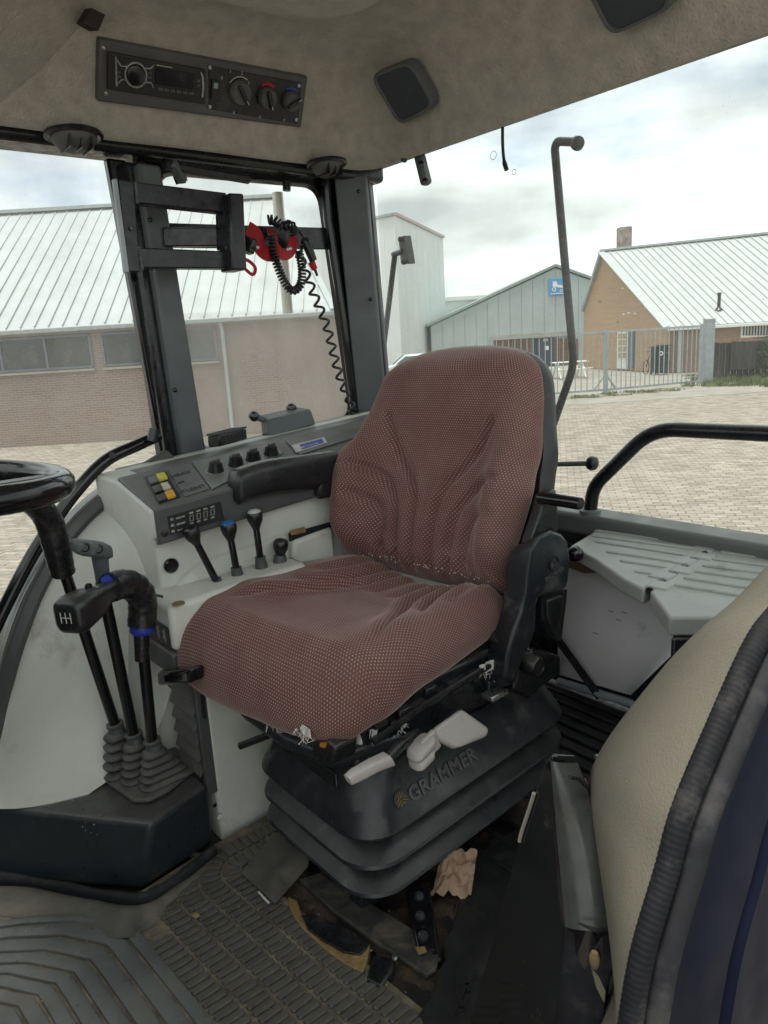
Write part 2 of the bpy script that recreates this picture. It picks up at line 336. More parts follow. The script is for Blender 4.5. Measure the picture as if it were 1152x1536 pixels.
M['blue'] = pbr('blue_plastic', (.015, .035, .33), .45, var=.3, vscale=40, dirt=(.12, .1, .1), damt=.25, dscale=40)
M['bluecap'] = pbr('blue_cap', (.02, .13, .36), .3, var=.1)
M['yellow'] = pbr('yellow_switch', (.62, .33, .02), .45, var=.08)
M['lime'] = pbr('lime_switch', (.50, .48, .05), .45, var=.08)
M['cream'] = pbr('cream_switch', (.5, .45, .36), .45, var=.08)
M['print'] = pbr('white_print', (.5, .5, .47), .6, var=.15, vscale=60)
M['decal'] = pbr('black_decal', (.014, .015, .018), .45, var=.2)
M['inkdark'] = pbr('marker_ink', (.012, .012, .013), .6, var=.2)
M['card'] = pbr('grey_white_card', (.86, .845, .88), .85, var=.04, vscale=3, bump=.1, bscale=80, dirt=(.25, .22, .2), damt=.08, dscale=10)
M['foam'] = pbr('yellow_foam', (.25, .165, .065), .9, var=.25, vscale=25, bump=.7, bscale=180, dirt=(.1, .07, .04), damt=.25, dscale=20)
M['paper'] = pbr('brown_paper', (.33, .22, .15), .85, var=.22, vscale=14, bump=.4, bscale=70, dirt=(.14, .09, .06), damt=.25, dscale=16)
M['lining'] = pbr('white_lining', (.6, .58, .56), .95, var=.15, vscale=40, bump=.5, bscale=300)
M['chrome'] = pbr('dull_steel', (.42, .42, .42), .3, metal=.9, var=.15, vscale=30)
M['wood'] = pbr('old_wood', (.16, .115, .06), .85, var=.4, vscale=10, stretch=(1, .15, 1), bump=.4, bscale=60, dirt=(.05, .035, .02), damt=.3)
M['orange'] = pbr('orange_part', (.5, .2, .02), .5)
M['tape'] = pbr('black_tape', (.014, .014, .016), .3, var=.3, vscale=30, bump=.5, bscale=45, dirt=(.08, .07, .06), damt=.15, dscale=20)
M['screen'] = pbr('dark_screen', (.008, .008, .012), .15)
M['ink_blue'] = pbr('blue_print', (.02, .05, .32), .5, var=.1)
# yard
M['paver'] = pbr('concrete_paver', (.30, .265, .215), .9, var=.1, vscale=3, bump=.5, bscale=70, dirt=(.15, .13, .10), damt=.25, dscale=2.2, island=.22)
M['joint'] = pbr('paver_joint', (.16, .145, .118), .95, var=.4, vscale=30, bump=.5, bscale=60, dirt=(.07, .09, .035), damt=.15, dscale=1.3)
M['yardfar'] = pbr('far_yard', (.29, .265, .23), .9, var=.14, vscale=1.2, bump=.3, bscale=30)
M['roofmetal'] = pbr('roof_metal', (.42, .45, .45), .5, var=.05, vscale=1.5, dirt=(.36, .38, .36), damt=.15, dscale=1.2)
M['seam'] = pbr('roof_seam', (.40, .44, .44), .5, var=.08)
M['brick'] = brick_mat('shed_brick', (.25, .165, .135), (.30, .21, .175), (.36, .325, .29))
M['brick2'] = brick_mat('house_brick', (.43, .27, .16), (.50, .33, .205), (.45, .35, .25), dirt=(.40, .29, .18))
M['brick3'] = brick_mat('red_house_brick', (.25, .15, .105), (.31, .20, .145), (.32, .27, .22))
M['lintel'] = pbr('concrete_lintel', (.38, .35, .30), .9, var=.12, vscale=2, bump=.3, bscale=40)
M['gutter'] = pbr('grey_gutter', (.33, .36, .36), .5, var=.1)
M['winframe'] = pbr('blue_grey_frame', (.14, .17, .21), .55, var=.1)
M['winpane'] = pbr('dark_window_glass', (.03, .036, .042), .12, var=.5, vscale=1.6, rvar=.06, dirt=(.11, .12, .12), damt=.3, dscale=1.5)
M['pipe'] = pbr('pale_downpipe', (.46, .52, .55), .5, var=.06)
M['pale'] = pbr('pale_cladding', (.68, .71, .70), .55, var=.035, vscale=.4)
M['green'] = pbr('grey_green_cladding', (.38, .44, .44), .55, var=.05, vscale=.5)
M['greentrim'] = pbr('green_trim', (.24, .31, .29), .5)
M['pink'] = pbr('pink_trim', (.5, .38, .36), .6)
M['navywood'] = pbr('navy_door', (.05, .07, .10), .5)
M['brown'] = pbr('brown_board', (.17, .10, .075), .8, var=.2, vscale=4)
M['signblue'] = pbr('sign_blue', (.06, .28, .55), .5, var=.1, vscale=2)
M['whitepaint'] = pbr('white_paint', (.72, .73, .70), .5, var=.05)
M['galv'] = pbr('galvanised_steel', (.32, .36, .38), .45, metal=.3, var=.1, vscale=5)
M['panewarm'] = pbr('warm_pane', (.42, .34, .19), .3, var=.15, vscale=3)
M['fence'] = pbr('dark_fence_wood', (.05, .05, .05), .85, var=.3, vscale=4, stretch=(4, 4, .4))
M['rust'] = pbr('rust', (.28, .15, .09), .9, var=.3, vscale=10)
M['bin'] = pbr('dark_green_plastic', (.015, .035, .028), .5, var=.2)
M['grass'] = pbr('dry_grass', (.115, .14, .05), .9, var=.4, vscale=3, island=.45)
M['hedge'] = pbr('hedge_leaf', (.04, .065, .022), .8, var=.4, vscale=4, island=.4)
M['carpaint'] = pbr('white_car_paint', (.62, .66, .67), .3, var=.03, coat=.5)
M['carglass'] = pbr('car_window_glass', (.12, .19, .2), .08, var=.1)
M['tyre'] = pbr('tyre_rubber', (.02, .02, .02), .8)
M['chim'] = pbr('chimney_render', (.31, .27, .25), .9, var=.3, vscale=3, dirt=(.36, .16, .12), damt=.35, dscale=1.6)
M['glassR'] = glass_mat('side_glass', (.80, .83, .83), .09, .34, 1)
M['glassQ'] = glass_mat('quarter_glass', (.80, .83, .825), .08, .32, 4, lowband=(1.16, .19))
M['glassB'] = glass_mat('rear_glass', (.78, .815, .80), .09, .22, 8)
M['boxblue'] = pbr('box_dark_bluegrey', (.020, .026, .031), .36, var=.14, vscale=7, bump=.12, bscale=300, dust=.3, dirt=(.12, .10, .08), damt=.15, dscale=8)
M['rubber2'] = pbr('boot_rubber', (.055, .056, .055), .6, var=.2, vscale=12, dust=.35, dirt=(.16, .12, .08), damt=.2, dscale=14)
M['lid'] = pbr('lid_grey_plastic', (.34, .355, .34), .42, var=.06, vscale=4, bump=.15, bscale=400, dust=.25, dirt=(.10, .095, .085), damt=.15, dscale=9)
M['dirtplate'] = pbr('dirty_plate', (.035, .036, .032), .7, var=.4, vscale=14, bump=.6, bscale=70, dirt=(.12, .09, .055), damt=.4, dscale=14)
M['rubberdk'] = pbr('dark_mat_rubber', (.016, .017, .017), .5, var=.25, vscale=8, bump=.25, bscale=120, dirt=(.06, .055, .045), damt=.2, dscale=10)
M['gloss2'] = pbr('worn_black_sky_sheen', (.05, .053, .052), .24, var=.25, vscale=9, bump=.08, bscale=60, dirt=(.05, .05, .048), damt=.2, dscale=12)  # worn black greyed up: the top strip's sky reflection is put into the colour
M['sealdk'] = pbr('ribbed_seal_rubber', (.007, .0075, .010), .7, spec=.2, var=.25, vscale=20, dust=.05, dirt=(.07, .066, .06), damt=.2, dscale=20)
M['crumb'] = pbr('dry_crumb', (.24, .20, .14), .9, var=.3)
M['louvre'] = pbr('louvre_grey', (.13, .13, .12), .5, var=.1, dust=.3)
M['labelplate'] = pbr('label_plate_grey', (.115, .118, .125), .5, var=.08, dust=.1)
M['block'] = pbr('tread_rubber', (.055, .054, .05), .48, var=.25, vscale=9, bump=.2, bscale=160, dirt=(.16, .135, .10), damt=.42, dscale=7, dust=.3, island=.25)
M['printdim'] = pbr('dim_print', (.26, .26, .24), .6, var=.2, vscale=80)
M['velcro'] = pbr('velcro_dark', (.03, .022, .02), .9)
# ================================================================== THE YARD
def struct(name, mb, mat, **k):
    o = mb.build(name, mat, **k); o['kind'] = 'structure'; return o
struct('ground', MB().poly([(-400, -400, GZ-.03), (400, -400, GZ-.03), (400, 400, GZ-.03), (-400, 400, GZ-.03)]), M['yardfar'])
pav = MB().poly([U(-16, -3, GZ-.012), U(26, -3, GZ-.012), U(26, 24.6, GZ-.012), U(-16, 19.7, GZ-.012)])
pavement = struct('pavement', pav, M['joint'])
# block paving laid in rows with staggered joints; rows run across the view at a slant
def paver_verts(c, ang, l, w, h, tilt):
    ca, sa = math.cos(ang), math.sin(ang); X = RT*ca+HD*sa; Y = HD*ca-RT*sa
    Z = V((tilt[0], tilt[1], 1)).normalized(); b = .006
    pts = []
    for (q, k) in ((0, 0), (b, h)):
        for sx, sy in ((-1, -1), (1, -1), (1, 1), (-1, 1)):
            pts.append(c+X*sx*(l/2-q)+Y*sy*(w/2-q)+V((0, 0, k+(sx*tilt[0]+sy*tilt[1])*.05 if k else 0)))
    return pts
def in_view(p, mpx=25):
    d = p-CAM; z = d.dot(FW)
    if z < .3: return None
    x = W_/2+F_*d.dot(R2)/z; y = H_/2-F_*d.dot(U2)/z
    return (x, y)
pl = []
A0 = math.radians(-14); ca, sa = math.cos(A0), math.sin(A0)
for i in range(-150, 230):
    for j in range(-20, 300):
        a = i*.208+(j % 2)*.104; b = j*.104
        u = a*ca-b*sa; v = a*sa+b*ca+2.0
        if not (2.5 < v < 24.3 and -15.8 < u < 25.5): continue
        if v > 19.3+(u+16)*.12: continue
        q = in_view(U(u, v))
        if q is None: continue
        x, y = q
        ok = (800 < x < 1190 and 560 < y < 830) or (-40 < x < 260 and 630 < y < 930)
        if not ok: continue
        pl.append((v, u, y))
pl.sort()
near = sorted([p for p in pl if in_view(U(p[1], p[0]))[0] > 800], key=lambda p: p[0])
vis = []
for v, u, y in near:                                    # those in the clear above the sill are the ones seen
    x, yy = in_view(U(u, v))
    if yy < 762+.1*(x-830) and x > 846 and x < 1160: vis.append((v, u))
vis = set(vis[:300])
pm = None
rng = random.Random(3)
stuff = MB(); far = MB()
def nz(u, v): return noise.noise(V((u*.35, v*.35, 2.)))*.018
me_pv = None
for v, u, y in pl:
    tilt = (rng.uniform(-.02, .02), rng.uniform(-.02, .02)); dz = rng.uniform(-.004, .004)+nz(u, v)*.3
    if (v, u) in vis:
        if me_pv is None:
            mb = MB(); i = mb.add([p for p in paver_verts(V((0, 0, 0)), A0, .203, .0992, .012, (0, 0))])
            mb.f += [(i+4, i+5, i+6, i+7)]+[(i+k, i+(k+1) % 4, i+4+(k+1) % 4, i+4+k) for k in range(4)]
            o0 = mb.build('paver', M['paver'], smooth=0); me_pv = o0.data; o = o0
        else:
            o = bpy.data.objects.new('paver', me_pv); COL.objects.link(o)
        o.parent = pavement; o.location = U(u, v, GZ-.008+dz); o.rotation_euler = (tilt[0]*.6, tilt[1]*.6, rng.uniform(-.02, .02))
    else:
        i = stuff.add(paver_verts(U(u, v, GZ-.008+dz), A0+rng.uniform(-.015, .015), .203, .0992, .012, tilt))
        stuff.f += [(i+4, i+5, i+6, i+7)]+[(i+k, i+(k+1) % 4, i+4+(k+1) % 4, i+4+k) for k in range(4)]
tag(stuff.build('far_pavers', M['paver'], pavement, smooth=0), kind='stuff')
def yard(name, label, cat, u, v, group=None, rz=None):
    return thing(name, label, cat, U(u, v), RZ if rz is None else rz, group)
# ---------------------------------------------------------------- brick shed on the left
VW = 19.8
zE = P(150, 487, v=VW).z; zR = P(145, 313, v=VW+5.2).z
uE = uv_of(P(492, 455, v=VW))[0]; uR = uv_of(P(415, 297, v=VW+5.2))[0]
zWt = P(150, 559, v=VW).z; u0 = -17
shed = yard('brick_shed', 'long low brick shed with pale ribbed metal roof seen through the side windows', 'shed', -9, VW)
MB().prism([U(u0, VW, GZ), U(uE, VW, GZ), U(uE, VW, zE-.02), U(u0, VW, zE-.02)], HD*.3).build('wall', M['brick'], shed, smooth=0)
MB().prism([U(uE-.3, VW+.3, GZ), U(uE, VW+.3, GZ), U(uE, VW+.3, zE-.05), U(uE-.3, VW+.3, zE-.05)], HD*9).build('wall', M['brick'], shed, smooth=0)
rf = MB().poly([U(u0, VW-.2, zE-.06), U(uE+.15, VW-.2, zE-.06), U(uR, VW+5.2, zR-.05), U(u0, VW+5.2, zR-.05)]).poly([U(uE+.15, VW-.2, zE-.06), U(uE+.15, VW+10, zE-.06), U(uR, VW+5.2, zR-.05)]).build('roof', M['seam'], shed, smooth=0)
sl_ = (zR-zE)/5.4
w = .37; u = u0; k = 0
while u < uE:
    ub = min(u+w, uE+.12)
    def topv(q):
        return VW+5.2 if q <= uR else VW-.2+5.4*max(0, (uE+.15-q)/(uE+.15-uR))
    pts = []
    for q, vv in ((u, VW-.25), (ub, VW-.25), (ub, topv(ub)), (u, topv(u))):
        pts.append(U(q, vv, zE+(vv-VW+.2)*sl_))
    pn = MB().prism(pts, V((0, 0, .02)))
    pn.bar(U(u+.015, VW-.25, zE+.035), U(u+.015, topv(u+.015), zE+(topv(u+.015)-VW+.2)*sl_+.030), .03, .035)
    pn.build('roof_panel', M['roofmetal'], rf, smooth=0); u += w; k += 1
MB().bar(U(u0, VW+5.2, zR+.05), U(uR+.1, VW+5.2, zR+.05), .35, .1).build('ridge_cap', M['seam'], rf, smooth=0)
MB().bar(U(uE+.15, VW-.2, zE+.02), U(uR, VW+5.2, zR+.04), .18, .07).build('hip_cap', M['roofmetal'], rf, smooth=0)
MB().bar(U(u0, VW-.28, zE-.08), U(uE+.2, VW-.28, zE-.08), .14, .12).build('gutter', M['gutter'], shed, bevel=.02)
zw1 = P(60, 505, v=VW).z; zw0 = P(60, 556, v=VW).z
MB().box(U((u0+uE)/2, VW-.03, zw1+.13), (uE-u0), .08, .2, (RT, HD, V((0, 0, 1)))).build('lintel', M['lintel'], shed, smooth=0)
ax = (RT, HD, V((0, 0, 1)))
def window(px0, px1, py, n, shed, za, zb):
    ua = uv_of(P(px0, py, v=VW))[0]; ub = uv_of(P(px1, py, v=VW))[0]
    fr = MB(); fr.box(U((ua+ub)/2, VW-.02, za+.03), ub-ua, .1, .06, ax).box(U((ua+ub)/2, VW-.02, zb-.03), ub-ua, .1, .06, ax)
    for i in range(n+1): fr.box(U(ua+(ub-ua)*i/n, VW-.02, (za+zb)/2), .05, .098, zb-za-.12, ax)
    f = fr.build('window', M['winframe'], shed, smooth=0)
    for i in range(n):
        a = ua+(ub-ua)*i/n+.025; b = ua+(ub-ua)*(i+1)/n-.025
        MB().box(U((a+b)/2, VW-.012, (za+zb)/2), b-a, .02, zb-za-.13, ax).build('pane', M['winpane'], f, smooth=0)
    MB().box(U((ua+ub)/2, VW-.05, za-.05), ub-ua+.1, .16, .06, ax).build('sill', M['lintel'], f, smooth=0)
window(-250, -70, 510, 3, shed, zw0, zw1); window(-66, 138, 530, 3, shed, zw0, zw1); window(155, 325, 520, 3, shed, zw0, zw1)
up_ = uv_of(P(340, 560, v=VW-.1))[0]
MB().tube([U(up_, VW-.28, zE-.1), U(up_, VW-.1, zE-.35), U(up_, VW-.1, GZ+.2)], .05, 10).build('downpipe', M['pipe'], shed)
# ---------------------------------------------------------------- tall pale hall
zt = P(592, 321, v=45).z
c0 = P(592, 321, v=45); c1 = P(664, 356, v=56); u1 = uv_of(c1)[0]; c2 = P(452, 340, v=50); u2 = uv_of(c2)[0]
hall = yard('tall_hall', 'tall windowless hall with smooth pale green cladding behind the other buildings', 'hall', uv_of(c0)[0], 45)
A = U(uv_of(c0)[0], 45, GZ); B = U(u1, 56, GZ); Cc = U(u2, 50, GZ)
Hh = V((0, 0, zt-GZ))
MB().prism([A, B, B+(Cc-A), Cc], Hh).build('wall', M['pale'], hall, smooth=0)
def cladding(p, q, n, h, mat, par, off=.03, z0=0):
    d = (q-p)/n; nn = d.cross(V((0, 0, 1))).normalized()
    if nn.dot(CAM-p) < 0: nn = -nn
    for i in range(n):
        a = p+d*(i+.012)+nn*.001; b = p+d*(i+.988)+nn*.001
        MB().prism([a+V((0, 0, z0)), b+V((0, 0, z0)), b+V((0, 0, h)), a+V((0, 0, h))], nn*off).build('cladding_panel', mat, par, smooth=0)
cladding(A, B, 8, zt-GZ-.1, M['pale'], hall, .02); cladding(A, Cc, 9, zt-GZ-.1, M['pale'], hall, .02)
e = MB(); e.bar(A+Hh, B+Hh, .3, .16); e.build('parapet_trim', M['pink'], hall, smooth=0)
MB().bar(A+Hh, Cc+Hh, .3, .14).build('parapet_trim', M['gutter'], hall, smooth=0)
# ---------------------------------------------------------------- far flat building
f0 = P(640, 453, v=62); f1 = P(745, 444, v=62)
fb = yard('flat_building', 'low flat pale building far behind the green gabled warehouse', 'building', uv_of(f0)[0], 62)
MB().box(U((uv_of(f0)[0]+uv_of(f1)[0])/2+2, 64, (f0.z+GZ)/2), uv_of(f1)[0]-uv_of(f0)[0]+5, 4, f0.z-GZ, ax).build('wall', M['pale'], fb, smooth=0)
MB().box(U((uv_of(f0)[0]+uv_of(f1)[0])/2+2, 64, f0.z+.12), uv_of(f1)[0]-uv_of(f0)[0]+5.4, 4.4, .3, ax).build('roof', M['whitepaint'], fb, smooth=0)
# ---------------------------------------------------------------- green gabled warehouse
VG = 50
gl_ = P(646, 489, v=VG); gp = P(833, 402, v=VG); ug0 = uv_of(gl_)[0]; ugp = uv_of(gp)[0]; ug1 = 2*ugp-ug0
wh = yard('gabled_warehouse', 'grey green gabled metal warehouse with a blue picture sign under its ridge', 'warehouse', ugp, VG)
gpts = [U(ug0, VG), U(ug1, VG), U(ug1, VG, gl_.z), U(ugp, VG, gp.z), U(ug0, VG, gl_.z)]
MB().prism(gpts, HD*14).build('wall', M['green'], wh, smooth=0)
n = 22
for i in range(n):
    a = ug0+(ug1-ug0)*(i+.03)/n; b = ug0+(ug1-ug0)*(i+.97)/n
    def zt_(q): return gl_.z+(gp.z-gl_.z)*(1-abs(q-ugp)/(ugp-ug0))
    MB().prism([U(a, VG-.001, GZ+.02), U(b, VG-.001, GZ+.02), U(b, VG-.001, zt_(b)-.05), U(a, VG-.001, zt_(a)-.05)], -HD*.03).build('cladding_panel', M['green'], wh, smooth=0)
r_ = MB(); r_.prism([U(ug0-.25, VG-.15, gl_.z-.05), U(ugp, VG-.15, gp.z+.08), U(ugp, VG-.15, gp.z+.25), U(ug0-.25, VG-.15, gl_.z+.12)], HD*14.3)
r_.prism([U(ug1+.25, VG-.15, gl_.z-.05), U(ugp, VG-.15, gp.z+.08), U(ugp, VG-.15, gp.z+.25), U(ug1+.25, VG-.15, gl_.z+.12)], HD*14.3)
r_.build('roof', M['greentrim'], wh, smooth=0)
def fbox(px0, py0, px1, py1, v, d, name, mat, par, bevel=0):
    a = P((px0+px1)/2, py0, v=v); b = P((px0+px1)/2, py1, v=v); l = uv_of(P(px0, (py0+py1)/2, v=v))[0]; r = uv_of(P(px1, (py0+py1)/2, v=v))[0]
    return MB().box(U((l+r)/2, v-d/2, (a.z+b.z)/2), r-l, d, abs(a.z-b.z), ax).build(name, mat, par, smooth=0, bevel=bevel)
lt = fbox(738, 500, 862, 507, VG-.035, .2, 'lintel', M['lintel'], wh)
for i in range(9):
    fbox(742+i*14, 508, 754.5+i*14, 556, VG-.04, .06, 'door_board', M['brown'] if i not in (4, 5) else M['navywood'], wh)
d_ = fbox(805, 507, 831, 556, VG-.1, .08, 'door', M['navywood'], wh)
fbox(814.5, 508, 822, 512, VG-.185, .01, 'notice', M['pink'], d_); fbox(817, 519, 823, 525, VG-.185, .01, 'notice', M['whitepaint'], d_)
sg = yard('picture_sign', 'square blue sign with a white tractor picture on the green gable', 'sign', uv_of(P(834, 430, v=VG))[0], VG-.1)
fbox(823, 418, 848, 443, VG-.06, .08, 'board', M['signblue'], sg)
pic = MB()
def disc(mb, px, py, r, v):
    c = P(px, py, v=v); ring = []
    mb.loft([[c+RT*math.cos(q)*r*k+V((0, 0, math.sin(q)*r*k))-HD*h for q in [2*math.pi*i/16 for i in range(16)]] for k, h in ((1, 0), (1, .012), (.55, .012), (.55, 0))], True, False)
disc(pic, 831, 434, .14, VG-.15); disc(pic, 842, 436, .09, VG-.15)
pic.prism([P(829, 430, v=VG-.15), P(845, 432, v=VG-.15), P(845, 428, v=VG-.15), P(836, 427, v=VG-.15), P(835, 422, v=VG-.15), P(829, 422, v=VG-.15)], -HD*.01)
pic.prism([P(826, 441.5, v=VG-.15), P(846, 440.2, v=VG-.15), P(846, 439, v=VG-.15), P(826, 440.3, v=VG-.15)], -HD*.01)
pic.build('picture', M['whitepaint'], sg, smooth=0)
# ---------------------------------------------------------------- brick house with metal roof
Bq = P(1003, 559, z=GZ); Aq = P(874, 552, z=GZ)
gd = (Aq-Bq).normalized(); gn = gd.cross(V((0, 0, 1))).normalized()
if gn.dot(CAM-Bq) < 0: gn = -gn
eL = PP(876, 466, Bq, gn); pk = PP(907, 377, Bq, gn); eR = PP(1005, 487, Bq, gn)
Qz = P(1152, 351.5, z=pk.z); ld = (Qz-pk); ld.z = 0; ld.normalize(); LEN = (Qz-pk).length*1.35
house = thing('brick_house', 'tan brick house with pale metal roof, chimney and glazed white door', 'house', Bq, math.atan2(ld.y, ld.x))
Az = Aq.copy(); 
MB().prism([Aq, Bq, eR, pk, eL], gn*-.3+ld*.0).build('wall', M['brick2'], house, smooth=0)
ln = ld.cross(V((0, 0, 1)));  ln = ln if ln.dot(CAM-Bq) > 0 else -ln
MB().prism([Bq+ld*.02, Bq+ld*LEN, eR+ld*LEN, eR+ld*.02], -ln*.3).build('wall', M['brick3'], house, smooth=0)
sv = (pk-eR)
o_ = eR-sv.normalized()*.25-ld*.2; 
rf = MB().poly([o_, o_+ld*(LEN+.3), pk+ld*(LEN+.1), pk-ld*.2]).poly([eL-ld*.2, pk-ld*.2, pk+ld*LEN, eL+ld*LEN]).build('roof', M['seam'], house, smooth=0)
nrm = ld.cross(sv).normalized(); nrm = nrm if nrm.z > 0 else -nrm
npan = 30; pw = (LEN+.2)/npan
for i in range(npan):
    a = o_+ld*(i*pw+.02); b = o_+ld*((i+1)*pw-.02); s2 = (pk-ld*.2)-o_
    pn = MB().prism([a, b, b+s2, a+s2], nrm*.03)
    pn.bar(a+nrm*.045, a+s2+nrm*.045, .045, .04, nrm); pn.build('roof_panel', M['roofmetal'], rf, smooth=0)
MB().bar(pk-ld*.25+V((0, 0, .06)), pk+ld*LEN+V((0, 0, .06)), .35, .1).build('ridge_cap', M['seam'], rf, smooth=0)
MB().bar(o_-ld*.05+nrm*.03, pk-ld*.25+nrm*.05, .3, .08, nrm).build('verge_trim', M['roofmetal'], rf, smooth=0)
MB().bar(eL-ld*.1, pk-ld*.2, .12, .2).build('verge_trim', M['gutter'], rf, smooth=0)
MB().bar(o_+V((0, 0, -.08))+ln*.08, o_+ld*LEN+V((0, 0, -.08))+ln*.08, .16, .14).build('gutter', M['whitepaint'], house, bevel=.02)
cb = P(936, 372, v=uv_of(pk)[1]+1.0)
ch = MB().prism([cb-RT*.33-V((0, 0, .5))-HD*.33, cb+RT*.33-V((0, 0, .5))-HD*.33, cb+RT*.33-V((0, 0, .5))+HD*.33, cb-RT*.33-V((0, 0, .5))+HD*.33], V((0, 0, P(936, 341, v=uv_of(pk)[1]+1.0).z-cb.z+.5)))
ch.build('chimney', M['chim'], rf, bevel=.02)
fl = PP(1078, 465, eR, nrm); fl2 = fl+V((0, 0, .72))
MB().lathe([(.2, 0), (.12, .1), (.075, .12), (.075, .7), (.1, .7), (.1, .78), (.0, .79)], fl, seg=12).build('flue_pipe', M['frame'], rf)
dp = PP(1021, 496, Bq, ln)
MB().tube([dp+ln*.1+V((0, 0, .25)), V((dp.x, dp.y, GZ))+ln*.1], .07, 8).build('downpipe', M['pipe'], house)
def onwall(px0, py0, px1, py1, p0, n, d, name, mat, par, off=0, bev=0):
    a = PP(px0, py0, p0, n); b = PP(px1, py0, p0, n); c = PP(px1, py1, p0, n); e_ = PP(px0, py1, p0, n)
    zt_ = (a.z+b.z)/2; zb = (c.z+e_.z)/2; a.z = b.z = zt_; c.z = e_.z = zb; c.x, c.y = b.x, b.y; e_.x, e_.y = a.x, a.y
    return MB().prism([q+n*off for q in (a, b, c, e_)], n*d).build(name, mat, par, smooth=0, bevel=bev)
dr = onwall(927, 496, 944, 553, Bq, gn, .08, 'door', M['whitepaint'], house, .002)
for i in range(2):
    for j in range(4): onwall(930+i*6.6, 500+j*9.7, 935.3+i*6.6, 507.8+j*9.7, Bq, gn, .02, 'pane', M['panewarm'], dr, .083)
onwall(945, 495, 953, 552, Bq, gn, .1, 'shutter', M['winframe'], house, .002)
wn = onwall(1112, 481, 1156, 506, Bq, ln, .06, 'window', M['whitepaint'], house, .002)
for i in range(9): onwall(1115+i*4.4, 484, 1117.4+i*4.4, 503, Bq, ln, .03, 'pane', M['winpane'], wn, .064)
for (px, py, s) in ((934, 470, 3), (941, 468, 4), (951, 469, 3), (933, 431, 2), (898, 451, 4), (925, 482, 3), (967, 460, 3)):
    onwall(px, py, px+s, py+2.4, Bq, gn, .008, 'plaster_patch', M['whitepaint'] if py != 451 and py != 482 else M['winframe'], house, .001)
# board/bins and bicycle by the house corner
def upright(px0, py0, px1, py1, v, d, name, label, cat, mat, group=None):
    b = P((px0+px1)/2, py1, v=v); l = uv_of(P(px0, py1, v=v))[0]; r = uv_of(P(px1, py1, v=v))[0]
    t = yard(name, label, cat, (l+r)/2, v, group); zt_ = P((px0+px1)/2, py0, v=v).z
    return t, l, r, zt_
vb = uv_of(Bq)[1]-1.0
t, l, r, z1 = upright(977, 519, 987.5, 559, vb+.3, .5, 'wheelie_bin', 'dark green wheelie bin at the house corner, nearer the bicycle', 'bin', M['bin'])
t2, l2, r2, z2 = upright(988, 517, 1000, 559, vb, .5, 'wheelie_bin', 'dark green wheelie bin with a pale round sticker at the house corner', 'bin', M['bin'])
for (tt, a, b, z_, v_) in ((t, l, r, z1, vb+.3), (t2, l2, r2, z2, vb)):
    MB().loft([[U(a+.03, v_-.25, GZ+.1), U(b-.03, v_-.25, GZ+.1), U(b-.03, v_+.2, GZ+.1), U(a+.03, v_+.2, GZ+.1)], [U(a, v_-.3, z_-.1), U(b, v_-.3, z_-.1), U(b, v_+.3, z_-.1), U(a, v_+.3, z_-.1)]]).build('body', M['bin'], tt, bevel=.02)
    MB().box(U((a+b)/2, v_, z_-.05), b-a+.04, .66, .09, ax).build('lid', M['bin'], tt, bevel=.02)
    for s in (a+.06, b-.06): MB().lathe([(.09, -.025), (.09, .025)], U(s, v_+.2, GZ+.09), RT, 12).build('wheel', M['tyre'], tt)
disc(q := MB(), 991.5, 530, .1, vb-.33); q.build('sticker', M['whitepaint'], t2, smooth=0)
bv = vb+.6; bw = P(969, 551, v=bv); ub_ = uv_of(bw)[0]
bk = yard('bicycle', 'dark bicycle leaning beside the green wheelie bins', 'bicycle', ub_, bv)
for du in (0, 1.0):
    ring = [U(ub_+du+.33*math.cos(q)*.6, bv+.33*math.cos(q)*.5*(1 if du == 0 else 1), GZ+.34+.33*math.sin(q)) for q in [2*math.pi*k/20 for k in range(21)]]
    MB().tube(ring, .018, 6, False).build('wheel', M['tyre'], bk)
fr = MB()
P0 = U(ub_, bv, GZ+.34); P1 = U(ub_+1, bv, GZ+.34); S_ = U(ub_+.68, bv, GZ+.85); Hh_ = U(ub_+.18, bv, GZ+.95); K_ = U(ub_+.52, bv, GZ+.3)
for a, b in ((P0, Hh_), (Hh_, S_), (Hh_, K_), (S_, K_), (K_, P1), (S_, P1)): fr.tube([a, b], .018, 6)
fr.build('frame', M['frame'], bk); MB().tube([Hh_+V((0, 0, .1))-RT*.15, Hh_+V((0, 0, .12)), Hh_+V((0, 0, .1))-HD*.2], .015, 6).build('handlebar', M['frame'], bk)
MB().box(S_+V((0, 0, .05)), .25, .14, .06, ax).build('saddle', M['tyre'], bk, bevel=.02)
# picnic table
tu, tv = uv_of(P(848, 556, v=36)); tb = yard('picnic_table', 'pale picnic table with benches behind the gate', 'picnic table', tu+.2, 36)
for k in range(4): MB().box(U(tu+.2, 35.7+k*.2, GZ+.75), 1.7, .18, .04, ax).build('board', M['whitepaint'], tb, smooth=0)
for s in (-.75, 1.35): MB().box(U(tu+.2, 35.7+s, GZ+.45), 1.7, .25, .04, ax).build('bench', M['whitepaint'], tb, smooth=0)
for s in (-.6, .6): MB().bar(U(tu+.2+s, 35.2, GZ), U(tu+.2+s, 35.9, GZ+.73), .08, .05).bar(U(tu+.2+s, 36.9, GZ), U(tu+.2+s, 36.2, GZ+.73), .08, .05).bar(U(tu+.2+s, 34.9, GZ+.41), U(tu+.2+s, 37.1, GZ+.41), .05, .08).build('leg', M['whitepaint'], tb, smooth=0)
